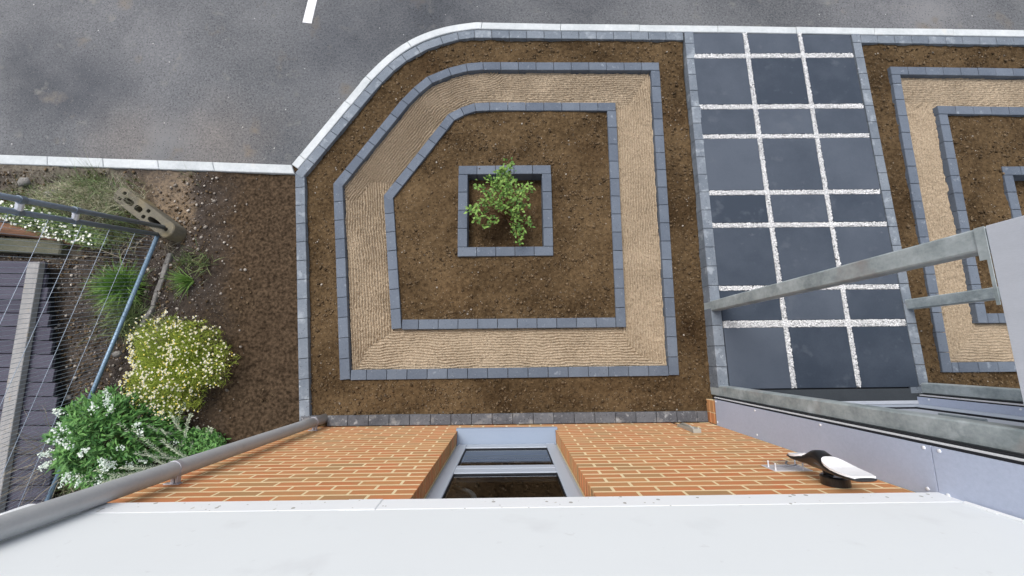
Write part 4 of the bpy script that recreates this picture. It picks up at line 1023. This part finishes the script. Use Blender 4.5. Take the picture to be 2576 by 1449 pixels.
# ------------------------------------------------------------------ plants
def leaves(P, D, Nn, L, W, fold=.25):
    """diamond leaves: base P, direction D, side from D x N; two folded triangles plus a mid rib"""
    P = np.asarray(P); D = D/np.linalg.norm(D, axis=1, keepdims=True); S = np.cross(D, Nn); S /= np.linalg.norm(S, axis=1, keepdims=True)+1e-9
    N2 = np.cross(S, D); L = np.asarray(L)[:, None]; W = np.asarray(W)[:, None]
    b = P; t = P + D*L - N2*L*.12; l = P + D*L*.45 + S*W/2 + N2*W*fold; r = P + D*L*.45 - S*W/2 + N2*W*fold; m = P + D*L*.5
    V = np.stack([b, l, t, r, m], 1).reshape(-1, 3); k = len(P)
    F = np.array([(0,4,1),(1,4,2),(0,3,4),(3,2,4)]); FF = (F[None]+(np.arange(k)*5)[:, None, None]).reshape(-1, 3)
    return V, FF, k*4
def blades(P, D, L, W, droop, seg=4):
    """grass blades or thin stems as tapering ribbons"""
    P = np.asarray(P, float); D = D/np.linalg.norm(D, axis=1, keepdims=True); n = len(P)
    up = np.array([0, 0, 1.0]); S = np.cross(D, up); S /= np.linalg.norm(S, axis=1, keepdims=True)+1e-6
    a = rng.random((n, 1))*math.pi; N2 = np.cross(S, D); S = S*np.cos(a)+N2*np.sin(a)
    V = []; cur = P.copy(); d = D.copy()
    for i in range(seg+1):
        w_ = (np.asarray(W)*(1-(i/seg)**1.5*.92))[:, None]/2
        V += [cur-S*w_, cur+S*w_]
        cur = cur + d*(np.asarray(L)/seg)[:, None]; d = d + np.array([0, 0, -1.0])*np.asarray(droop)[:, None]/seg; d /= np.linalg.norm(d, axis=1, keepdims=True)
    V = np.stack(V, 1)
    F = np.array([(2*i, 2*i+1, 2*i+3, 2*i+2) for i in range(seg)]); FF = (F[None]+(np.arange(n)*2*(seg+1))[:, None, None]).reshape(-1, 4)
    return V.reshape(-1, 3), FF, n*seg
def rdir(n, tilt0, tilt1, az0=0, az1=2*math.pi):
    a = az0+(az1-az0)*rng.random(n); t = tilt0+(tilt1-tilt0)*rng.random(n)
    return np.stack([np.cos(a)*np.sin(t), np.sin(a)*np.sin(t), np.cos(t)], 1)
def plant_obj(name, V, F, parent, m, reps=4, stuff=False):
    V = np.asarray(V) - np.array(parent.location)[None]
    n = len(F)//reps; o_ = link(name, npmesh(name, V, F, rnd=np.repeat(rng.random(n), reps)[:len(F)] if n*reps == len(F) else rng.random(len(F))), m, parent, loc=(0, 0, 0))
    if stuff: o_['kind'] = 'stuff'
    return o_

# planted shrub in the pit
sh = thing('young_shrub', 'young green shrub with small oval leaves planted in the square pit', 'shrub', (-.03, 2.18, -.08))
base = Vector((-.03, 2.18, -.09)); st = MB(); LP, LD, LN = [], [], []
tips = [(-.02, 2.60, .30), (.03, 2.53, .30), (-.06, 2.56, .36), (-.20, 2.44, .32), (-.34, 2.40, .24), (-.10, 2.42, .40), (.06, 2.38, .40), (.18, 2.36, .30), (.24, 2.42, .20), (.20, 2.20, .24), (-.40, 2.14, .18), (-.36, 2.06, .16),
        (-.26, 2.02, .12), (-.22, 2.26, .30), (.08, 2.05, .20), (.16, 1.94, .12), (.13, 1.84, .10), (.24, 2.02, .14), (-.10, 2.18, .32), (.04, 2.26, .38), (-.12, 2.50, .38), (-.28, 2.24, .22), (.12, 2.14, .30), (-.02, 2.34, .44), (-.16, 2.36, .36), (.14, 2.28, .34), (.03, 2.66, .22), (-.44, 2.20, .14)]
for tp in tips:
    t = Vector(tp); 
    m1 = base.lerp(t, .35) + Vector((random.uniform(-.03, .03), random.uniform(-.03, .03), .06)); m2 = base.lerp(t, .7) + Vector((random.uniform(-.03, .03), random.uniform(-.03, .03), .06))
    st.tube([base, m1, m2, t], [.006, .0048, .0036, .0022], 5)
    path_ = [base, m1, m2, t]
    for q in range(30):
        s = .38 + .64*random.random()**.7; s = min(s, 1)*2.999; i = int(s); f_ = s-i
        p = path_[i].lerp(path_[i+1], f_) + Vector([random.gauss(0, .018) for _ in range(3)]); dd = (path_[i+1]-path_[i]).normalized()
        LP.append(p); LD.append(dd*.5 + Vector((random.gauss(0, 1), random.gauss(0, 1), random.gauss(.2, .6)))); LN.append((random.gauss(0, .4), random.gauss(0, .4), 1))
st.obj('stems', M['stem'], sh)
LP = np.array([p[:] for p in LP]); LD = np.array([p[:] for p in LD]); LN = np.array(LN)
V, F, k = leaves(LP, LD, LN, .032+.020*rng.random(len(LP)), .019+.012*rng.random(len(LP)))
plant_obj('leaves', V, F, sh, M['leaf'], 4, True)

def tuft(x, y, n, L, spread, label, m, w=.006, grp=None, az=(0, 2*math.pi), z=0.0, name='grass_tuft', droop=1.0, rad=.03):
    t = thing(name, label, 'grass', (x, y, z), grp)
    P_ = np.stack([x+rng.normal(0, rad, n), y+rng.normal(0, rad, n), np.full(n, z-.01)], 1)
    V, F, k = blades(P_, rdir(n, .1, spread, *az), L*(.5+.6*rng.random(n)), w*(.6+.8*rng.random(n)), droop*(.4+.8*rng.random(n)))
    plant_obj('blades', V, F, t, m, 4, True); return t
tuft(-4.0, 1.42, 1000, .31, 1.35, 'dense bright green grass tuft left of the blue fence rail', M['grass'], .0085, 'grass tufts', droop=.8, rad=.04)
tuft(-3.33, 1.48, 130, .25, 1.35, 'small spiky green grass tuft on the soil right of the fence', M['grass'], .006, 'grass tufts', az=(2.2, 4.6), rad=.012)
tuft(-3.40, 1.70, 90, .17, 1.3, 'sparse yellowish green grass sprouting just below the fence foot block', M['weed'], .006, 'grass tufts', rad=.05)
tuft(-3.22, 1.66, 80, .17, 1.3, 'loose pale green grass blades nearest the raked brown soil', M['weed'], .006, 'grass tufts', rad=.05)
tuft(-3.62, 1.86, 60, .14, 1.4, 'dried pale grass wisps against the end of the foot block', M['straw'], .005, 'grass tufts', az=(-1.2, .6), rad=.03)
tuft(-3.93, 1.12, 420, .30, 1.45, 'tangle of pale weedy grass under the rail above the flower bush', M['weed'], .005, 'grass tufts', droop=1.4, rad=.09)
tuft(-3.60, .96, 120, .16, 1.4, 'short dull grass at the lower end of the concrete strip', M['dry_grass'], .005, 'grass tufts', rad=.06)

def weeds(x, y, rx, ry, n, L, label, m, name='weed_clump', extra=None, h=.0, w=.0045, droop=1.2, sp=1.45):
    t = thing(name, label, 'weeds', (x, y, 0), None)
    a = rng.random(n)*2*math.pi; r = np.sqrt(rng.random(n))
    P_ = np.stack([x+rx*r*np.cos(a), y+ry*r*np.sin(a), np.full(n, h)], 1)
    V, F, k = blades(P_, rdir(n, .2, sp), L*(.4+.8*rng.random(n)), w*(.6+.8*rng.random(n)), droop*rng.random(n)*1.6)
    plant_obj('stalks', V, F, t, m, 4, True); return t
wd1 = weeds(-4.62, 2.36, .48, .20, 2400, .17, 'wide clump of dry grey green weeds between kerb and fence uprights', M['dry_grass'], w=.0042)
n = 350; a = rng.random(n)*2*math.pi; r = np.sqrt(rng.random(n)); P_ = np.stack([-4.55+.5*r*np.cos(a), 2.38+.22*r*np.sin(a), .03+.10*rng.random(n)], 1)
V, F, k = blades(P_, rdir(n, .3, 1.6), .10+.10*rng.random(n), .003+.003*rng.random(n), 1.0*rng.random(n)); plant_obj('green_stalks', V, F, wd1, M['weed'], 4, True)
wd2 = weeds(-4.50, 2.57, .18, .07, 160, .34, 'wispy green weed sending thin stalks over the pale kerb', M['weed'], droop=.3, sp=1.0, w=.003)
wd3 = weeds(-4.05, 2.52, .16, .08, 60, .26, 'thin sparse weed between the kerb and the concrete foot', M['weed'], droop=.4, sp=1.1, w=.003)
weeds(-3.45, 2.62, .08, .03, 22, .18, 'tiny twiggy weed reaching over the kerb near the soil patch', M['weed'], droop=.4, sp=1.3, w=.003)
weeds(-5.25, 2.40, .25, .18, 300, .14, 'yellow green weeds at the far left above the fence', M['weed'], w=.004)
weeds(-4.12, 2.08, .22, .20, 420, .24, 'straggling green weeds sprawling over the concrete foot and fence base', M['weed'], droop=1.3, w=.004)
weeds(-4.02, 2.34, .16, .10, 170, .26, 'thin pale weeds hanging over the far end of the concrete block', M['dry_grass'], droop=.9, w=.0035, sp=1.3, h=.05)
weeds(-4.10, 1.75, .20, .14, 34, .36, 'curved pale runners trailing on the dark soil behind the mesh', M['straw'], droop=1.2, w=.007, sp=1.5)
weeds(-4.38, -.32, .16, .32, 230, .52, 'dry bare twigs sprawling over the deck edge near the downpipe', M['straw'], droop=.5, w=.0055, sp=1.3, name='dry_twigs')
# white flowering ground cover
gc = thing('white_flower_patch', 'low green plant dotted with small white flowers beside the brown beam', 'flowers', (-4.7, 2.0, 0))
n = 2600; a = rng.random(n)*2*math.pi; r = np.sqrt(rng.random(n)); u_ = rng.random(n)
P_ = np.stack([-4.74+.62*r*np.cos(a), 2.06+.13*r*np.sin(a) - .20*r*np.cos(a), .02+.16*u_], 1)
V, F, k = leaves(P_, rdir(n, .6, 1.7), rdir(n, 0, .7), .02+.02*rng.random(n), .010+.01*rng.random(n)); plant_obj('leaves', V, F, gc, M['weed'], 4, True)
V, F, k = blades(P_[:700], rdir(700, .2, 1.4), .06+.10*rng.random(700), np.full(700, .0035), rng.random(700)); plant_obj('stalks', V, F, gc, M['grass'], 4, True)
def flower_heads(C, R, petals=7):
    n = len(C); N_ = rdir(n, 0, .9)
    t1 = np.cross(N_, np.array([.3, .9, .1])); t1 /= np.linalg.norm(t1, axis=1, keepdims=True); t2 = np.cross(N_, t1)
    vs_ = [C]
    for i in range(petals*2):
        a_ = math.pi*i/petals; rr_ = (R*(1.0 if i % 2 == 0 else .62))[:, None]
        vs_.append(C + (t1*math.cos(a_)+t2*math.sin(a_))*rr_ - N_*R[:, None]*.15)
    V = np.stack(vs_, 1).reshape(-1, 3); m_ = petals*2
    F = np.array([(0, 1+i, 1+(i+1) % m_) for i in range(m_)]); return V, (F[None]+(np.arange(n)*(m_+1))[:, None, None]).reshape(-1, 3), m_, N_
n = 150; a = rng.random(n)*2*math.pi; r = np.sqrt(rng.random(n)); C = np.stack([-4.78+.60*r*np.cos(a), 2.06+.13*r*np.sin(a)-.20*r*np.cos(a), .17+.07*rng.random(n)], 1)
V, F, k, _n = flower_heads(C, .008+.009*rng.random(n)); plant_obj('blossoms', V, F, gc, M['petal'], k, True)

# big daisy-like bush
cb = thing('flower_bush', 'round feathery bush covered in small white and yellow daisy-like flowers', 'bush', (-3.22, .66, 0))
def dome(n, cx, cy, rx, ry, h, lo=0.0):
    a = rng.random(n)*2*math.pi; r = np.sqrt(rng.random(n)); 
    wob = 1 + .12*np.sin(3*a+1)+.07*np.sin(5*a+2) + .06*np.sin(11*a) + .06*np.sin(17*a+1) + .10*(rng.random(n)-.4)*(rng.random(n) < .3)
    x = cx+rx*r*np.cos(a)*wob; y = cy+ry*r*np.sin(a)*wob; z = h*np.sqrt(np.clip(1-(r*.96)**2, 0, 1))*(1+.5*vnoise(x, y, .16, 88)); return x, y, z, r
n = 1400; bx_, by_ = -3.22, .62
x, y, z, r = dome(n, bx_, by_, .45, .49, .40)
roots = np.stack([bx_+.12*rng.normal(size=n)*.6, by_+.12*rng.normal(size=n)*.6, np.zeros(n)], 1); tipsP = np.stack([x, y, z+.02], 1)
D = tipsP-roots; L = np.linalg.norm(D, axis=1)
V, F, k = blades(roots, D + np.array([0, 0, .25])*L[:, None], L*1.06, np.full(n, .0038), np.full(n, .55), 5); plant_obj('stems', V, F, cb, M['cham'], 5, True)
n = 9500; x, y, z, r = dome(n, bx_, by_, .435, .465, .40); kk = vnoise(x, y, .07, 90) > -.30; x, y, z, r = x[kk], y[kk], z[kk], r[kk]; n = len(x); z = z*(.35+.65*rng.random(n)**.6)
V, F, k = blades(np.stack([x, y, z], 1), rdir(n, .1, 1.5), .028+.040*rng.random(n), .0030+.0028*rng.random(n), rng.random(n)*.6, 2); plant_obj('feathery_leaves', V, F, cb, M['cham'], 2, True)
n = 900; x, y, z, r = dome(n, bx_, by_, .47, .515, .40); z += .02+.05*rng.random(n)
C = np.stack([x, y, z], 1); R_ = .0075+.0055*rng.random(n)
wsel = rng.random(n) < .82
V, F, k, Nn_ = flower_heads(C[wsel], R_[wsel]); plant_obj('petals', V, F, cb, M['petal'], k, True)
C2 = np.concatenate([C[wsel] + Nn_*.003, C[~wsel]]); S2 = np.concatenate([R_[wsel]*.42, R_[~wsel]*.62])
me = scatter('centres', C2 - np.array(cb.location)[None], S2, 1, flat=1.0, jit=.05); ob = link('flower_centres', me, M['yellow'], cb, loc=(0, 0, 0)); ob['kind'] = 'stuff'

# dark leafy bush with white panicles
db = thing('leafy_bush', 'dense dark green bush with white flower clusters at the fence end', 'bush', (-3.62, .02, 0))
bx_, by_ = -3.68, -.04
n = 260; x, y, z, r = dome(n, bx_, by_, .47, .42, .58); roots = np.stack([bx_+.06*rng.normal(size=n), by_+.06*rng.normal(size=n), np.zeros(n)], 1)
D = np.stack([x, y, z], 1)-roots; L = np.linalg.norm(D, axis=1)
V, F, k = blades(roots, D, L*.98, np.full(n, .008), np.full(n, .2), 4); plant_obj('stems', V, F, db, M['weed'], 4, True)
n = 5200; x, y, z, r = dome(n, bx_, by_, .46, .41, .58); z = z*(.45+.55*rng.random(n)**.5)
# outward and downward hanging leaflets in pairs
out = np.stack([x-bx_, y-by_, np.full(n, .12)], 1) + rng.normal(0, .22, (n, 3))
keepc = (vnoise(x, y, .10, 71) + vnoise(x, z, .12, 72) > -.22)
V, F, k = leaves(np.stack([x, y, z], 1)[keepc], out[keepc], rdir(keepc.sum(), 0, .8), .045+.045*rng.random(keepc.sum()), .013+.014*rng.random(keepc.sum()), fold=.2)
plant_obj('leaves', V, F, db, M['dark_leaf'], 4, True)
nc = 38; x, y, z, r = dome(nc, bx_, by_, .47, .42, .58); CP = []; 
for i in range(nc):
    c0 = np.array([x[i], y[i], z[i]+.045]); dr_ = np.array([x[i]-bx_, y[i]-by_, .10]); dr_ /= np.linalg.norm(dr_); m_ = random.randint(16, 34)
    tt_ = rng.random(m_)*.085; CP.append(c0 + dr_*tt_[:, None] + rng.normal(0, 1, (m_, 3))*(.017*(1.1-tt_/.1))[:, None])
CP = np.concatenate(CP); V, F, k, _n = flower_heads(CP, .0055+.006*rng.random(len(CP)), 4); plant_obj('blossoms', V, F, db, M['panicle'], k, True)

# silver artemisia-like fronds
def fronds(x, y, n, L, label, az, spread=(.5, 1.35), nf=26, m='silver', leafL=.022):
    t = thing('silver_plant', label, 'plant', (x, y, 0), 'silvery plants beside the downpipe')
    D = rdir(n, *spread, *az); P0_ = np.stack([x+rng.normal(0, .07, n), y+rng.normal(0, .07, n), .02+.10*rng.random(n)], 1); LL = L*(.6+.6*rng.random(n))
    V, F, k = blades(P0_, D, LL, np.full(n, .005), np.full(n, .5), 5); plant_obj('stems', V, F, t, M[m], 5, True)
    pts = []; dirs = []
    d = D.copy(); cur = P0_.copy(); steps = nf
    for i in range(steps):
        cur = cur + d*(LL/steps)[:, None]; d = d + np.array([0, 0, -1.0])*.5/steps; d /= np.linalg.norm(d, axis=1, keepdims=True)
        if i > steps*.25:
            sd_ = np.cross(d, np.array([0, 0, 1.0])); sd_ /= np.linalg.norm(sd_, axis=1, keepdims=True)
            for sgn in (-1, 1): pts.append(cur.copy()); dirs.append(d*.55 + sgn*sd_*.75 + np.array([0, 0, .35]) + rng.normal(0, .15, d.shape))
    pts = np.concatenate(pts); dirs = np.concatenate(dirs); k_ = len(pts)
    V, F, k = leaves(pts, dirs, rdir(k_, 0, .6), leafL*(.7+.7*rng.random(k_)), .006+.005*rng.random(k_), .1); plant_obj('leaflets', V, F, t, M[m], 4, True)
    return t
fronds(-3.05, -.38, 38, .62, 'pale silver green fronds spilling along the downpipe', (2.0, 3.9), spread=(.25, 1.1), nf=32, leafL=.026)
fronds(-3.20, -.12, 22, .34, 'silvery feathery sprigs between flower bush and downpipe', (.6, 3.1), spread=(.3, 1.3), leafL=.026)
fronds(-2.98, -.22, 14, .20, 'small silver sprig nearest the left bed border', (.8, 2.6), spread=(.9, 1.4), leafL=.020)
t = thing('low_plant', 'low fresh green leaves growing under the silvery sprigs', 'plant', (-3.0, -.15, 0))
n = 2600; a = rng.random(n)*2*math.pi; r = np.sqrt(rng.random(n)); P_ = np.stack([-3.05+.32*r*np.cos(a), -.16+.17*r*np.sin(a), .03+.14*rng.random(n)], 1)
V, F, k = leaves(P_, rdir(n, .5, 1.6), rdir(n, 0, .7), .025+.025*rng.random(n), .010+.012*rng.random(n)); plant_obj('leaves', V, F, t, M['dark_leaf'], 4, True)
weeds(-3.85, -.42, .30, .22, 700, .30, 'dull green undergrowth at the foot of the leafy bush', M['weed'], w=.006, name='undergrowth')
